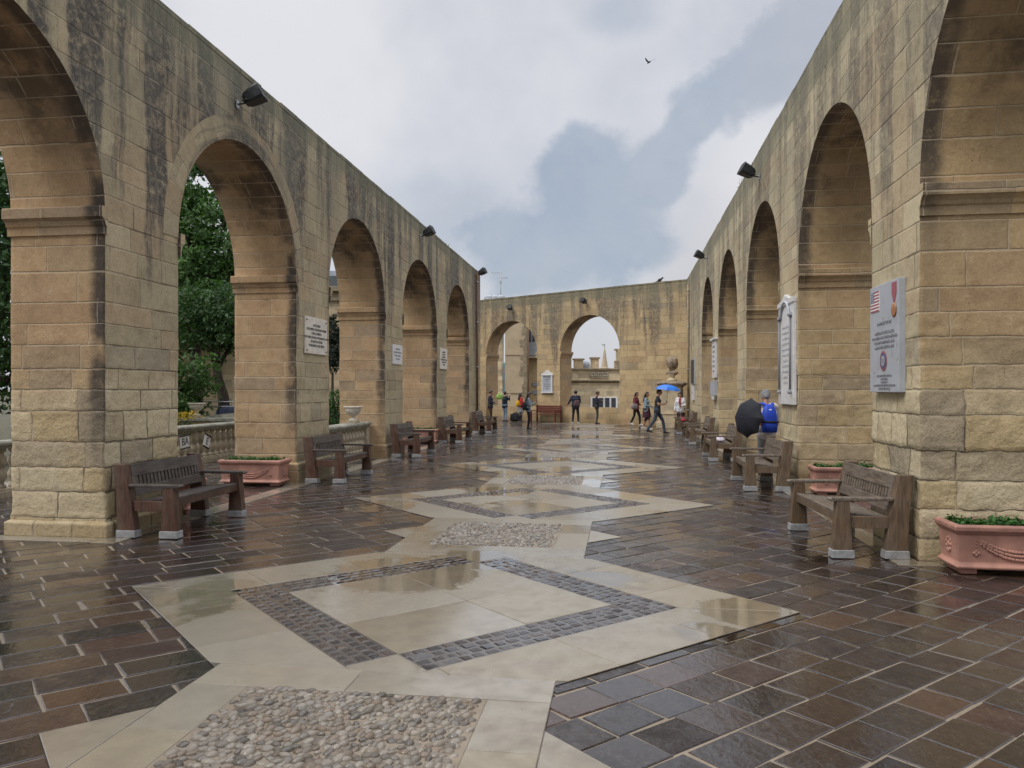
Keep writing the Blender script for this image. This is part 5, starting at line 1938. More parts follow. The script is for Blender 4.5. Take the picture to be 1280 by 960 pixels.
gb = empty('garden_house', (0, 0, 0), 0, 'cream stone house with a dark ledge roof behind the garden trees', 'house')
wall_box(gb, 'wall', -19, -7.0, 35.0, 44, 0, 6.1, M['building'])
mb = MB()
mb.box((-13, 39.5, 6.2), (12.5, 9.6, 0.22))
mb.box((-13, 39.5, 5.75), (12.2, 9.3, 0.14))
mb.build('cornice', M['quoin'], gb, bevel=0.02)
mb = MB()
mb.box((-13, 39.5, 6.55), (12.2, 9.2, 0.5))
mb.build('roof', M['roof_dark'], gb)
for x in (-14.6, -12.6, -10.6):
    mb = MB()
    mb.box((x, 34.97, 4.6), (1.2, 0.08, 1.9))
    f_ = mb.build('window', M['white_paint'], gb)
    mb = MB()
    for sx in (-.28, .28):
        for sz in (-.45, .45):
            mb.box((x + sx, 34.925, 4.6 + sz), (.46, 0.02, .8))
    mb.build('pane', M['glass'], f_)
mb = MB()
mb.box((-8.6, 38, 7.0), (2.2, 2.0, 0.7))
mb.build('roof_hut', M['tank'], gb)

# tall plain house seen through the left end arch
ha = empty('tall_house', (0, 0, 0), 0, 'tall plain tan house with rough quoins and grey balcony, beyond the left end arch', 'house')
wall_box(ha, 'wall', -0.52, 1.12, 58, 70, -0.1, 7.35, M['plaster'])
wall_box(ha, 'side_wall', 1.125, 3.4, 59.6, 70, -0.1, 8.2, M['wall_back'])
mb = MB()
rq = random.Random(9)
z = 0.0
while z < 7.2:
    h_ = rq.uniform(.24, .4)
    w_ = rq.uniform(.18, .62)
    mb.box((1.13 - w_ / 2, 57.99, z + h_ / 2), (w_, 0.06, h_ - .01))
    z += h_
mb.build('quoins', M['quoin'], ha)
mb = MB()
mb.box((0.3, 57.98, 1.45), (1.6, 0.06, 0.06))
mb.box((0.3, 57.98, 4.3), (1.6, 0.05, 0.03))
mb.build('string_course', M['quoin'], ha)
bx = MB()
bx.box((1.62, 58.95, 5.5), (0.84, 1.3, 2.5))
bb = bx.build('enclosed_balcony', M['shutter'], ha, bevel=0.03)
mb = MB()
for x in (1.36, 1.62, 1.88):
    mb.box((x, 58.29, 5.9), (0.17, 0.03, 1.2))
mb.build('pane', M['glass'], bb)
mb = MB()
mb.box((1.62, 58.95, 4.16), (0.95, 1.4, 0.14))
mb.box((1.62, 58.95, 6.82), (0.95, 1.4, 0.12))
mb.build('moulding', M['quoin'], bb)
mb = MB()
mb.tube([(1.2, 57.93, 0), (1.2, 57.93, 7.0)], 0.05, 8)
mb.build('drain_pipe', M['pipe'], ha)
for z in (1.5, 2.1):
    mb = MB()
    mb.box((1.75, 59.55, z), (0.36, 0.08, 0.3))
    mb.build('vent', M['letter_grey'], ha)

hd_ = empty('roof_house', (0, 0, 0), 0, 'house with a teal balcony and roof water tanks, left of the tall plain house', 'house')
wall_box(hd_, 'wall', -7.0, -0.93, 75, 88, -0.1, 10.1, M['building'])
mb = MB()
mb.box((-0.78, 76.2, 2.9), (0.34, 1.6, 2.9))
tb_ = mb.build('enclosed_balcony', M['teal'], hd_, bevel=0.03)
mb = MB()
for z in (2.4, 3.5):
    mb.box((-0.78, 75.38, z), (0.22, 0.04, 0.6))
mb.build('pane', M['tank'], tb_)
mb = MB()
mb.box((-0.78, 76.2, 0.9), (0.36, 1.7, 1.1))
mb.build('bracket', M['white_paint'], hd_)
for i, (x, r_) in enumerate(((-2.3, .52), (-1.75, .5), (-1.15, .5))):
    q = empty('water_tank', (x, 78, 10.1), 0, None, 'water tank', 'roof water tanks beyond the end wall')
    q['label'] = ('left round grey water tank above the end wall', 'middle round grey water tank above the end wall', 'right round grey water tank above the end wall, under the aerial')[i]
    mb = MB()
    mb.lathe([(r_, 0), (r_, .9), (r_ * .92, 1.0), (r_ * .3, 1.12), (.1, 1.14)], (0, 0, 0), 20)
    mb.build('drum', M['tank'], q)
    mb = MB()
    mb.lathe([(r_ + .02, .3), (r_ + .02, .36)], (0, 0, 0), 20)
    mb.lathe([(r_ + .02, .66), (r_ + .02, .72)], (0, 0, 0), 20)
    mb.build('hoop', M['steel'], q)
q = empty('roof_aerial', (-1.15, 79.2, 10.1), 0, 'thin television aerial standing among the roof water tanks', 'aerial')
mb = MB()
mb.tube([(0, 0, 0), (0, 0, 3.6)], 0.045, 6)
mb.build('mast', M['steel'], q)
mb = MB()
mb.tube([(-.9, 0, 3.55), (.15, 0, 3.55)], 0.03, 5)
mb.tube([(-.2, 0, 3.0), (.75, 0, 3.05)], 0.03, 5)
for x in (-.8, -.55, -.3):
    mb.tube([(x, -.4, 3.55), (x, .4, 3.55)], 0.02, 4)
for x in (.1, .35, .6):
    mb.tube([(x, -.3, 3.03), (x, .3, 3.03)], 0.02, 4)
mb.box((0, 0, 2.6), (.16, .16, .3))
mb.build('antenna_bars', M['steel'], q)

# palace front seen through the right end arch
hp = empty('palace', (0, 0, 0), 0, 'low palace front with a balustraded parapet and a window row, beyond the right end arch', 'palace')
wall_box(hp, 'wall', 2.6, 13.0, 62, 75, -0.1, 2.25, M['building'])
wall_box(hp, 'parapet', 2.6, 13.0, 62.1, 62.5, 2.41, 3.3, M['building'])
mb = MB()
mb.prism([(62.05, 2.25), (61.75, 2.36), (61.7, 2.44), (62.2, 2.48), (62.2, 2.25)], 'x', 2.6, 13.0)
mb.build('cornice', M['quoin'], hp)
mb = MB()
mb.box((7.8, 62.2, 3.36), (10.5, 0.6, 0.12))
mb.build('coping', M['quoin'], hp, bevel=0.02)
for x in (4.15, 6.3, 7.05, 8.9):
    for k in range(5):
        mb = MB()
        mb.lathe([(r_ * .9, z_ * .9) for r_, z_ in BAL], (x + k * 0.15, 62.02, 2.65), 8)
        mb.build('baluster', M['balustrade'], hp)
mb = MB()
mb.box((7.35, 61.97, 0.62), (2.16, 0.08, 1.0))
wn = mb.build('window', M['white_paint'], hp)
for k in range(4):
    mb = MB()
    mb.box((6.6 + k * 0.5, 61.92, 0.62), (0.36, 0.03, 0.86))
    mb.build('pane', M['glass'], wn)
for (x, w, h, lab, mat) in ((5.56, .75, 1.05, 'left pale roof box on the palace, seen in the right end arch', 'plaster'), (6.92, .62, 1.15, 'square stone roof turret with a flat cap on the palace', 'building')):
    q = empty('roof_turret', (x, 65, 2.25), 0, lab, 'turret')
    wall_box(q, 'wall', -w / 2, w / 2, -.4, .4, 0, h + 0.9, M[mat])
    mb = MB()
    mb.box((0, 0, h + 0.95), (w + .2, 1.0, .12))
    mb.build('cap', M['quoin'], q)
q = empty('water_tank', (6.25, 66, 2.25), 0, 'pale domed water tank between the palace roof turrets', 'water tank')
mb = MB()
mb.lathe([(.4, 0), (.4, 1.55), (.33, 1.8), (.15, 1.92), (.02, 1.95)], (0, 0, 0), 18)
mb.build('drum', M['tank'], q)
q = empty('church_spire', (16.7, 140, 0), 0, 'distant thin stone church spire with a vane in the right end arch', 'spire')
mb = MB()
mb.lathe([(0.75, 0), (0.75, 5.6), (0.85, 5.7), (0.62, 5.8), (0.40, 7.2), (0.14, 8.9), (0.05, 9.2)], (0, 0, 0), 8, smooth=False)
mb.build('tower', M['plaster'], q)
mb = MB()
mb.tube([(0, 0, 9.1), (0, 0, 10.0)], 0.05, 5)
mb.box((-.15, 0, 9.85), (.6, .05, .18))
mb.build('vane', M['letter_grey'], q)
q = empty('stone_pinnacle', (8.55, 63, 2.25), 0, 'stepped stone bell cot at the right edge of the right end arch', 'pinnacle')
mb = MB()
mb.box((0, 0, .9), (.5, .5, 1.8))
mb.box((0.05, 0, 2.2), (.3, .4, .9))
mb.box((0, 0, 2.7), (.5, .5, .12))
mb.build('shaft', M['building'], q)
# ------------------------------------------------------------------ people
_cloth = {}


def cloth(name, color, rough=0.85, var=0.2):
    key = (name, color)
    if key not in _cloth:
        _cloth[key] = simple(name, color, rough, var, 9, bump=0.25, bscale=60)
    return _cloth[key]


SKIN = simple('skin', (0.42, 0.24, 0.16), 0.5, 0.08, 12)
HAIR = simple('black_hair', (0.012, 0.010, 0.010), 0.45, 0.4, 60)
HAIRB = simple('dark_brown_hair', (0.03, 0.018, 0.012), 0.5, 0.4, 60)
EYE = simple('eye', (0.03, 0.025, 0.02), 0.2, 0.1)


def capsule_bm(bm, a, b, ra, rb, seg=12, flat=False):
    a, b = Vector(a), Vector(b)
    d = b - a
    L = d.length
    d = d.normalized() if L > 1e-6 else Vector((0, 0, 1))
    x = d.orthogonal().normalized()
    y = d.cross(x)
    prof = []
    if flat:
        prof = [(0.0, ra * 0.2), (0.0, ra), (L, rb), (L, rb * 0.2)]
    else:
        for i in range(1, 6):
            t = -math.pi / 2 + math.pi / 2 * i / 5
            prof.append((ra * math.sin(t), ra * math.cos(t)))
        for i in range(0, 5):
            t = math.pi / 2 * i / 5
            prof.append((L + rb * math.sin(t), rb * math.cos(t)))
        prof = [(-ra * 0.98, ra * 0.12)] + prof + [(L + rb * 0.98, rb * 0.12)]
    rows = []
    for h, r in prof:
        rows.append([bm.verts.new(a + d * h + (x * math.cos(2 * math.pi * k / seg) + y * math.sin(2 * math.pi * k / seg)) * r) for k in range(seg)])
    for p, q in zip(rows[:-1], rows[1:]):
        for k in range(seg):
            bm.faces.new((p[k], p[(k + 1) % seg], q[(k + 1) % seg], q[k]))
    bm.faces.new(rows[0][::-1])
    bm.faces.new(rows[-1])


def fuse(name, prims, mats, parent, voxel=0.010, smooth=2):
    """union of tapered limbs grown into one continuous skin; each face takes the cloth of the nearest limb"""
    bm = bmesh.new()
    for p in prims:
        capsule_bm(bm, p[0], p[1], p[2], p[3], flat=len(p) > 5 and p[5])
    bmesh.ops.recalc_face_normals(bm, faces=bm.faces)
    me = bpy.data.meshes.new(name + '_src')
    bm.to_mesh(me)
    bm.free()
    o = bpy.data.objects.new(name, me)
    COL.objects.link(o)
    r = o.modifiers.new('r', 'REMESH')
    r.mode = 'VOXEL'
    r.voxel_size = voxel
    s = o.modifiers.new('s', 'SMOOTH')
    s.factor = 0.5
    s.iterations = smooth
    dg = bpy.context.evaluated_depsgraph_get()
    nm = bpy.data.meshes.new_from_object(o.evaluated_get(dg))
    o.modifiers.clear()
    o.data = nm
    bpy.data.meshes.remove(me)
    nm.name = name
    nm.materials.clear()
    for m in mats:
        nm.materials.append(m)
    n = len(nm.polygons)
    co = np.zeros(n * 3)
    nm.polygons.foreach_get('center', co)
    co = co.reshape(-1, 3)
    best = np.full(n, 1e9)
    idx = np.zeros(n, dtype=np.int32)
    for p in prims:
        a, b = np.array(p[0], float), np.array(p[1], float)
        ab = b - a
        t = np.clip(((co - a) @ ab) / max(ab @ ab, 1e-9), 0, 1)
        dist = np.linalg.norm(co - (a + t[:, None] * ab), axis=1) - (p[2] + t * (p[3] - p[2]))
        w = dist < best
        best[w] = dist[w]
        idx[w] = p[4]
    nm.polygons.foreach_set('material_index', idx)
    nm.polygons.foreach_set('use_smooth', [True] * n)
    o.parent = parent
    return o


def hand(prims, wrist, direc, side, curl=0.6, s=1.0):
    """palm, four unequal bent fingers and a thumb, material 0"""
    w = Vector(wrist)
    d = Vector(direc).normalized()
    up = Vector((0, 0, 1))
    if abs(d.z) > 0.9:
        up = Vector((0, 1, 0))
    lat = d.cross(up).normalized()
    pn = lat.cross(d).normalized()
    for k in (-1, 1):
        prims.append((w + lat * 0.016 * k, w + d * 0.075 * s + lat * 0.024 * k, 0.017, 0.016, 0))
    for i, L in enumerate((0.062, 0.072, 0.068, 0.052)):
        b0 = w + d * 0.080 * s + lat * (0.030 - 0.020 * i)
        b1 = b0 + (d * math.cos(curl * .5) - pn * math.sin(curl * .5)) * L * .55
        b2 = b1 + (d * math.cos(curl * 1.4) - pn * math.sin(curl * 1.4)) * L * .5
        prims.append((b0, b1, 0.0095, 0.009, 0))
        prims.append((b1, b2, 0.009, 0.0075, 0))
    t0 = w + d * 0.025 * s + lat * 0.030 * side
    t1 = t0 + d * 0.035 + lat * 0.030 * side - pn * 0.012
    t2 = t1 + d * 0.030 - pn * 0.018
    prims.append((t0, t1, 0.012, 0.011, 0))
    prims.append((t1, t2, 0.011, 0.008, 0))


def person(loc, face, H, label, top, legs, shoes, arms=('down', 'down'), feet=(0, 0), sleeve=True, hair='short', hairm=None,
           bulk=0.0, skirt=None, bend=0.0, nod=0.0, cap=None, collar=None, voxel=0.0095, hem=0.86, legw=0.0, bare=False, female=False, lift=(0, 0)):
    """built for 1.70 m with x to the person's right, y forward"""
    root = empty('person', loc, math.atan2(face[1], face[0]) - math.pi / 2, label, 'person')
    root.scale = (H / 1.70,) * 3
    P = []
    mats = [SKIN, top, legs, shoes, skirt or legs, collar or top]
    B = bulk
    sh = 0.165 if female else 0.185

    def up(v):
        """upper body leans about the hips"""
        v = Vector(v)
        c, s = math.cos(bend), math.sin(bend)
        y, z = v.y, v.z - 0.95
        return Vector((v.x, y * c + z * s, -y * s + z * c + 0.95))
    # torso
    P.append(((-.075, -.01, .93), (.075, -.01, .93), .112 + B, .112 + B, 2))
    for x in (-.07, .07):
        P.append(((x, -.045, .90), (x, -.04, .92), .085, .085, 2))
    P.append((up((-.05, 0, 1.06)), up((.05, 0, 1.06)), .105 + B, .105 + B, 1))
    P.append((up((-.06, 0, 1.00)), up((.06, 0, 1.00)), .112 + B, .112 + B, 1))
    P.append((up((-.085, .005, 1.25)), up((.085, .005, 1.25)), .112 + B, .112 + B, 1))
    P.append((up((-.07, 0, 1.16)), up((.07, 0, 1.16)), .108 + B, .108 + B, 1))
    P.append((up((-sh + .03, -.01, 1.385)), up((sh - .03, -.01, 1.385)), .062 + B * .5, .062 + B * .5, 1))
    P.append((up((-.06, -.01, 1.41)), up((.06, -.01, 1.41)), .05, .05, 5))
    if female:
        for x in (-.065, .065):
            P.append((up((x, .075, 1.26)), up((x, .07, 1.28)), .062, .06, 1))
    if hem < .9:
        P.append(((-.06, 0, .98), (-.06, 0, hem), .118 + B, .118 + B, 1))
        P.append(((.06, 0, .98), (.06, 0, hem), .118 + B, .118 + B, 1))
    # neck and head
    n1 = up((0, .0, 1.50))
    hc = up((0, .025, 1.60)) + Vector((0, math.sin(nod) * .05, -math.sin(nod) * .02))
    hx = lambda v: hc + Matrix.Rotation(-nod - bend * .5, 3, 'X') @ Vector(v)
    P.append((up((0, -.015, 1.42)), n1, .056, .052, 0))
    P.append((hx((0, -.012, .0)), hx((0, -.008, .02)), .086, .084, 0))
    P.append((hx((0, .030, -.035)), hx((0, .035, .03)), .066, .062, 0))
    P.append((hx((0, .045, -.075)), hx((0, .05, -.07)), .042, .040, 0))
    P.append((hx((0, .098, .012)), hx((0, .113, -.022)), .010, .015, 0))
    P.append((hx((-.016, .092, -.050)), hx((.016, .092, -.050)), .009, .009, 0))
    for sx in (-1, 1):
        P.append((hx((sx * .082, -.005, .012)), hx((sx * .084, -.012, -.025)), .013, .010, 0))
        P.append((hx((sx * .018, .092, .028)), hx((sx * .045, .082, .028)), .009, .007, 0))
    # arms
    wrists = []
    for k, (sx, mode) in enumerate(zip((-1, 1), arms)):
        S = up((sx * sh, -.01, 1.375))
        poses = {'down': ((sx * .235, -.03, 1.11), (sx * .245, .055, .87), (0, .25, -1)),
                 'phone': ((sx * .225, .03, 1.12), (sx * .075, .27, 1.22), (-sx * .3, .8, .45)),
                 'photo': ((sx * .245, .13, 1.22), (sx * .085, .27, 1.47), (-sx * .25, .4, .8)),
                 'front': ((sx * .225, .02, 1.10), (sx * .10, .24, 1.06), (-sx * .35, .9, .1)),
                 'hold': ((sx * .215, .03, 1.12), (sx * .10, .30, 1.18), (-sx * .1, .7, .7)),
                 'swing_f': ((sx * .225, .06, 1.12), (sx * .20, .27, .98), (0, .8, -.5)),
                 'swing_b': ((sx * .235, -.13, 1.14), (sx * .24, -.20, .90), (0, -.1, -1)),
                 'side': ((sx * .30, -.02, 1.14), (sx * .40, .10, 1.0), (sx * .5, .6, -.3))}[mode]
        E_, W_, hd_dir = up(poses[0]), up(poses[1]), poses[2]
        c = 1 if sleeve else 0
        mid = S.lerp(E_, .55)
        P.append((S, mid, .056 + B * .4, .050 + B * .4, 1))
        P.append((mid, E_, .050 + B * .4 * c, .043 + B * .4 * c, c))
        P.append((E_, W_.lerp(E_, .04), .043 + B * .4 * c, .030 + B * .3 * c, c))
        hand(P, W_, hd_dir, -sx if mode in ('phone', 'photo') else -sx, 0.9 if mode in ('phone', 'hold', 'photo') else 0.5)
        wrists.append(W_ + Vector(hd_dir).normalized() * .08)
    # legs
    for k, (sx, fy) in enumerate(zip((-1, 1), feet)):
        hip = Vector((sx * .088, -.005, .90))
        ank = Vector((sx * (.085 + legw), fy - .02, .085 + lift[k]))
        kn = hip.lerp(ank, .5) + Vector((0, .05 + abs(fy) * .10, 0))
        lm = 0 if bare else 2
        P.append((hip, kn, .088 + B * .3, .060 + B * .2, 2 if not skirt else lm))
        P.append((kn, kn.lerp(ank, .35), .058 + B * .2, .056 + B * .2, lm))
        P.append((kn.lerp(ank, .35), ank, .056 + B * .2, .042 + B * .25, lm))
        tilt = lift[k] * .5
        P.append((ank + Vector((0, -.035, -.045)), ank + Vector((sx * .015, .15, -.048 - tilt)), .038, .034, 3))
        P.append((ank, ank + Vector((0, .07, -.035 - tilt * .5)), .042, .036, 3))
    if skirt:
        P.append(((0, -.005, 1.0), (0, .02, .56), .150, .205, 4, True))
    fuse('body', P, mats, root, voxel)
    # eyes
    for sx in (-1, 1):
        mb = MB()
        mb.ell(hx((sx * .031, .088, .012)), (.011, .006, .007), 8, 5)
        mb.build('eye', EYE, root)
    # hair
    hm = hairm or HAIR
    if hair:
        Hp = [(hx((0, -.022, .022)), hx((0, -.012, .034)), .091, .086, 0), (hx((0, .03, .062)), hx((0, .02, .066)), .056, .056, 0), (hx((0, -.05, -.02)), hx((0, -.045, .0)), .062, .068, 0)]
        for sx in (-1, 1):
            Hp.append((hx((sx * .062, -.02, -.01)), hx((sx * .06, -.0, .04)), .032, .036, 0))
        if hair == 'long':
            for x in (-.055, 0, .055):
                Hp.append((hx((x, -.05, 0)), up((x * 1.15, -.115, 1.30)), .05, .038, 0))
        if hair == 'bob':
            for x in (-.07, -.03, .03, .07):
                Hp.append((hx((x, -.03, .02)), hx((x * 1.1, -.04, -.10)), .045, .036, 0))
        fuse('hair', Hp, [hm], root, 0.012, 1)
    if cap:
        Cp = [(hx((0, -.015, .035)), hx((0, -.008, .05)), .096, .086, 0), (hx((0, .08, .045)), hx((0, .15, .03)), .05, .03, 0)]
        fuse('cap', Cp, [cap], root, 0.010, 2)
    root['_w'] = 0
    del root['_w']
    return root, wrists


def world_of(root, v):
    M_ = Matrix.Translation(root.location) @ root.rotation_euler.to_matrix().to_4x4() @ Matrix.Diagonal((*root.scale, 1))
    return M_ @ Vector(v)


def gp(px, Y):
    return ((px - 640) / 970 * Y, Y, 0.012)


def phone_at(root, wr, label):
    c = sum((Vector(w) for w in wr), Vector()) / len(wr)
    p = world_of(root, c)
    q = empty('mobile_phone', p, root.rotation_euler.z, label, 'phone')
    q.rotation_euler = (R(-35), 0, root.rotation_euler.z)
    mb = MB()
    mb.box((0, 0.0, .02), (.075, .010, .15))
    mb.build('case', M['phone'], q, bevel=0.006)
    mb = MB()
    mb.box((0, -.0065, .02), (.066, .002, .135))
    mb.build('screen', M['glass'], q)


navy = cloth('navy_jacket', (0.015, 0.020, 0.040))
black_c = cloth('black_cloth', (0.010, 0.010, 0.014))
dark_tr = cloth('dark_trousers', (0.014, 0.016, 0.024))
jeans = cloth('pale_denim', (0.20, 0.27, 0.38))
denim_j = cloth('denim_jacket', (0.22, 0.30, 0.36))
grey_c = cloth('grey_cloth', (0.22, 0.225, 0.235))
red_c = cloth('red_jacket', (0.42, 0.03, 0.035))
white_c = cloth('white_cloth', (0.62, 0.64, 0.68))
shoe_w = cloth('white_shoes', (0.6, 0.6, 0.6), 0.5)
shoe_d = cloth('dark_shoes', (0.02, 0.018, 0.016), 0.4)
plum = cloth('plum_skirt', (0.045, 0.012, 0.025))
slate = cloth('slate_blue_jeans', (0.045, 0.065, 0.095))
char = cloth('charcoal_shirt', (0.022, 0.024, 0.032))
olive_tr = cloth('olive_trousers', (0.055, 0.055, 0.045))
pattern = cloth('wine_patterned_top', (0.12, 0.02, 0.035), 0.85, 0.7)
cap_g = cloth('grey_cap', (0.17, 0.19, 0.22))
shirt_w = cloth('pale_shirt', (0.60, 0.58, 0.57))
blue_bp = cloth('blue_backpack', (0.010, 0.055, 0.50), 0.6)

# at the left end: dark jacket, one hand held out
p1, w1 = person(gp(613, 38.6), (1, -.1), 1.63, 'person in a dark navy jacket and brown trousers at the end of the left arcade', navy, cloth('brown_trousers', (0.06, 0.035, 0.025)), shoe_d, ('down', 'front'), bulk=.018, nod=.25)
# photographer in pale jeans
p2, w2 = person(gp(631, 41.0), (.75, .65), 1.58, 'person in pale blue jeans and dark jacket taking a photo by the left end arch', navy, jeans, shoe_d, ('photo', 'photo'), bulk=.012)
phone_at(p2, w2, 'phone held up by the person in pale blue jeans')
soft_bag('plastic_sheet', (gp(624.5, 40.7)[0], 40.7, 1.18), 0.3, (0.20, 0.10, 0.30), M['lime'], 'lime green crumpled plastic sheet beside the person in pale jeans', 'plastic sheet')
# red jacket, long hair, grey skirt
p3, w3 = person(gp(650.5, 40.7), (.8, .5), 1.50, 'person with long dark hair in a red jacket and grey skirt by the end parapet', red_c, black_c, shoe_d, ('front', 'hold'), hair='long', skirt=grey_c, female=True, bulk=.012)
soft_bag('shoulder_bag', (gp(647.5, 40.6)[0], 40.6, 0.82), 0.5, (0.13, 0.08, 0.30), cloth('yellow_bag', (0.62, 0.36, 0.01)), 'bright yellow shoulder bag carried by the person in red')
# woman with phone and black bag, mid terrace
p4, w4 = person(gp(660.5, 32.7), (1, .05), 1.55, 'person with long hair, grey denim top and black trousers looking at a phone', denim_j if False else cloth('grey_blue_top', (0.20, 0.25, 0.30)), dark_tr, shoe_d, ('phone', 'phone'), hair='long', female=True, nod=.3)
phone_at(p4, w4, 'phone in the hands of the person with the black shoulder bag')
soft_bag('shoulder_bag', (gp(656.0, 32.6)[0], 32.6, 0.82), 1.3, (0.10, 0.10, 0.32), M['black'], 'black shoulder bag hanging behind the person in the grey denim top')
# man from behind, legs apart
p5, w5 = person(gp(719.5, 38.5), (.15, 1), 1.63, 'person seen from behind in dark bulky jacket and white shoes at the right end arch', navy, dark_tr, shoe_w, ('side', 'front'), bulk=.03, legw=.07)
soft_bag('shoulder_bag', (gp(721, 38.26)[0], 38.26, 0.86), 0.1, (0.17, 0.07, 0.32), cloth('grey_wine_bag', (0.09, 0.05, 0.06)), 'grey and wine shoulder bag on the back of the person in white shoes')
# man with phone in profile
p6, w6 = person(gp(746, 37.7), (1, -.15), 1.59, 'person in navy jumper and olive trousers looking at a phone by the parapet', navy, olive_tr, shoe_d, ('phone', 'phone'), nod=.35)
phone_at(p6, w6, 'phone in the hands of the person in olive trousers')
# walking group
p7, w7 = person(gp(795, 36.0), (.8, -.6), 1.55, 'person in a wine patterned top and black trousers walking behind the skirted one', pattern, black_c, shoe_w, ('front', 'swing_f'), (.20, -.22), nod=.25, bulk=.015, collar=white_c, lift=(0, .06), hair='bob', female=True)
soft_bag('shoulder_bag', (gp(793, 35.7)[0], 35.68, 0.78), 0.4, (0.19, 0.09, 0.26), cloth('grey_striped_bag', (0.20, 0.17, 0.18)), 'grey shoulder bag carried in front of the person in the patterned top')
p8, w8 = person(gp(808, 32.2), (.9, -.35), 1.57, 'person with long dark hair in a pale denim jacket and plum skirt', denim_j, plum, shoe_w, ('swing_f', 'front'), (-.16, .14), hair='long', skirt=plum, bare=True, female=True, collar=cloth('navy_scarf', (0.02, 0.03, 0.08)), lift=(.05, 0))
p9, w9 = person(gp(821.5, 29.2), (1, -.15), 1.68, 'person striding in a charcoal t-shirt and blue jeans under a blue umbrella', char, slate, shoe_d, ('hold', 'hold'), (.30, -.34), sleeve=False, bend=.08, hem=.84, bulk=.012, lift=(0, .09))
p10, w10 = person(gp(850.5, 33.0), (-.45, -1), 1.56, 'person in a white jacket with a red scarf and dark shorts beside the pedestal', white_c, plum, shoe_d, ('front', 'down'), hair='bob', nod=.4, bulk=.02, collar=red_c, female=True)
mb = MB()
mb.tube([(0, .13, 1.42), (.0, .165, 1.25), (-.02, .165, 1.02)], [.05, .045, .03], 10)
mb.build('scarf', red_c, p10)
# man with blue backpack and black umbrella
p11, w11 = person((4.84, 14.78, 0.012), (.05, 1), 1.63, 'person in a grey cap and pale shirt wearing a blue backpack', shirt_w, grey_c, shoe_d, ('front', 'front'), hair='short', hairm=simple('grey_hair', (.25, .25, .25), .6, .2, 50), cap=cap_g, nod=.35, bulk=.022, voxel=.0085)
bp = empty('backpack', world_of(p11, (0, -.15, .88)), p11.rotation_euler.z, 'bright blue backpack with black waist belt on the person in the grey cap', 'backpack')
rows = []
for z, w, d, cy in ((0, .10, .05, -.06), (.02, .135, .09, -.08), (.14, .145, .105, -.085), (.30, .135, .10, -.08), (.42, .115, .085, -.07), (.50, .085, .06, -.055), (.535, .04, .03, -.045)):
    rows.append([(w * math.copysign(abs(math.cos(t)) ** .6, math.cos(t)), cy + d * math.copysign(abs(math.sin(t)) ** .6, math.sin(t)), z) for t in [2 * math.pi * k / 20 for k in range(20)]])
mb = MB()
mb.grid(rows, closed=True)
mb.face(rows[0][::-1])
mb.face(rows[-1])
mb.build('sack', blue_bp, bp)
mb = MB()
mb.ell((0, -.165, .12), (.105, .045, .10), 14, 8)
mb.build('front_pocket', blue_bp, bp)
for sx in (-1, 1):
    mb = MB()
    mb.tube([(sx * .055, -.06, .50), (sx * .085, .03, .545), (sx * .115, .12, .535), (sx * .135, .22, .46)], [.026, .028, .028, .022], 8)
    mb.build('strap', blue_bp, bp)
    mb = MB()
    mb.ell((sx * .15, -.06, .17), (.018, .05, .06), 10, 6)
    mb.build('side_pocket', cloth('orange_pocket', (.55, .13, .06)), bp)
mb = MB()
mb.tube([(.165 * math.cos(t), -.075 + .125 * math.sin(t), .205) for t in [2 * math.pi * k / 20 for k in range(21)]], .018, 8)
mb.build('waist_belt', M['black'], bp)
mb = MB()
mb.ell((0, -.145, .43), (.030, .012, .014), 10, 6)
mb.build('logo', M['white_paint'], bp)


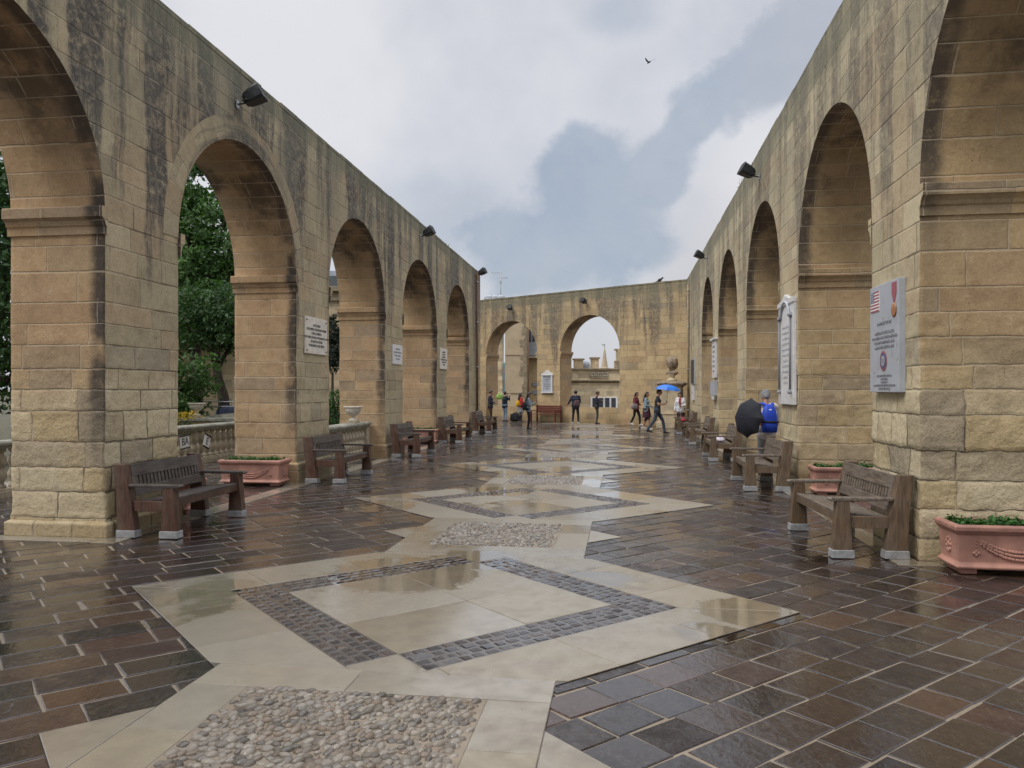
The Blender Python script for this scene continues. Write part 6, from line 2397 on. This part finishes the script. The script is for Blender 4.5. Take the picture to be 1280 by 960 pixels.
# ------------------------------------------------------------------ umbrellas
def umbrella(top, axis, rad, height, shaft, mat, label, under=None):
    """top = tip of the canopy, axis = unit vector from the grip to the tip"""
    ax = Vector(axis).normalized()
    root = empty('umbrella', Vector(top) - ax * shaft, 0, label, 'umbrella')
    root.rotation_mode = 'QUATERNION'
    root.rotation_quaternion = ax.to_track_quat('Z', 'Y')
    N = 8
    rows = []
    for i in range(9):
        f = i / 8
        ring_ = []
        for k in range(N * 4):
            t = 2 * math.pi * k / (N * 4)
            ph = (k % 4) / 4
            sag = math.sin(math.pi * ph)
            r = rad * math.sin(f * 1.25) / math.sin(1.25) * (1 - (0.075 + 0.045 * f) * sag) + .004
            z = shaft - height * (1 - math.cos(f * 1.25)) / (1 - math.cos(1.25)) + 0.020 * sag * f * f
            ring_.append((r * math.cos(t), r * math.sin(t), z))
        rows.append(ring_)
    mb = MB()
    mb.grid(rows, smooth=False, closed=True)
    cn = mb.build('canopy', mat, root)
    so = cn.modifiers.new('solid', 'SOLIDIFY')
    so.thickness = 0.003
    so.offset = -1
    mb = MB()
    mb.tube([(0, 0, .05), (0, 0, shaft + .04)], .006, 8)
    mb.build('shaft', M['lamp_body'], root)
    mb = MB()
    mb.tube([(0, 0, -.06), (0, 0, .06)], [.016, .014], 10)
    mb.build('handle', M['black'], root)
    for k in range(N):
        t = 2 * math.pi * k / N
        pts = []
        for i in range(7):
            f = .05 + .95 * i / 6
            r = rad * math.sin(f * 1.25) / math.sin(1.25)
            z = shaft - height * (1 - math.cos(f * 1.25)) / (1 - math.cos(1.25)) - .008
            pts.append((r * math.cos(t), r * math.sin(t), z))
        mb = MB()
        mb.tube(pts, .003, 5)
        rb_ = mb.build('rib', M['steel'], root)
        mb = MB()
        r5 = pts[3]
        mb.tube([(0.01 * math.cos(t), .01 * math.sin(t), shaft - height * 1.25), r5], .0025, 5)
        mb.build('stretcher', M['steel'], rb_)
    return root


umb_blue = simple('bright_blue_nylon', (0.015, 0.17, 0.68), 0.45, 0.12, 4)
umb_black = simple('navy_black_nylon', (0.006, 0.008, 0.016), 0.75, 0.3, 4)
hnd = world_of(p9, w9[1])
umbrella(hnd + Vector((.04, 0, .66)), (.10, -.03, 1), .47, .22, .66, umb_blue, 'bright blue umbrella held over the striding person in a charcoal t-shirt')
cU = Vector((4.33, 14.30, 1.15))
aU = Vector((-.86, -.42, .14)).normalized()
umbrella(cU + aU * .10, aU, .37, .16, .52, umb_black, 'open black umbrella held low and sideways beside the person with the blue backpack')
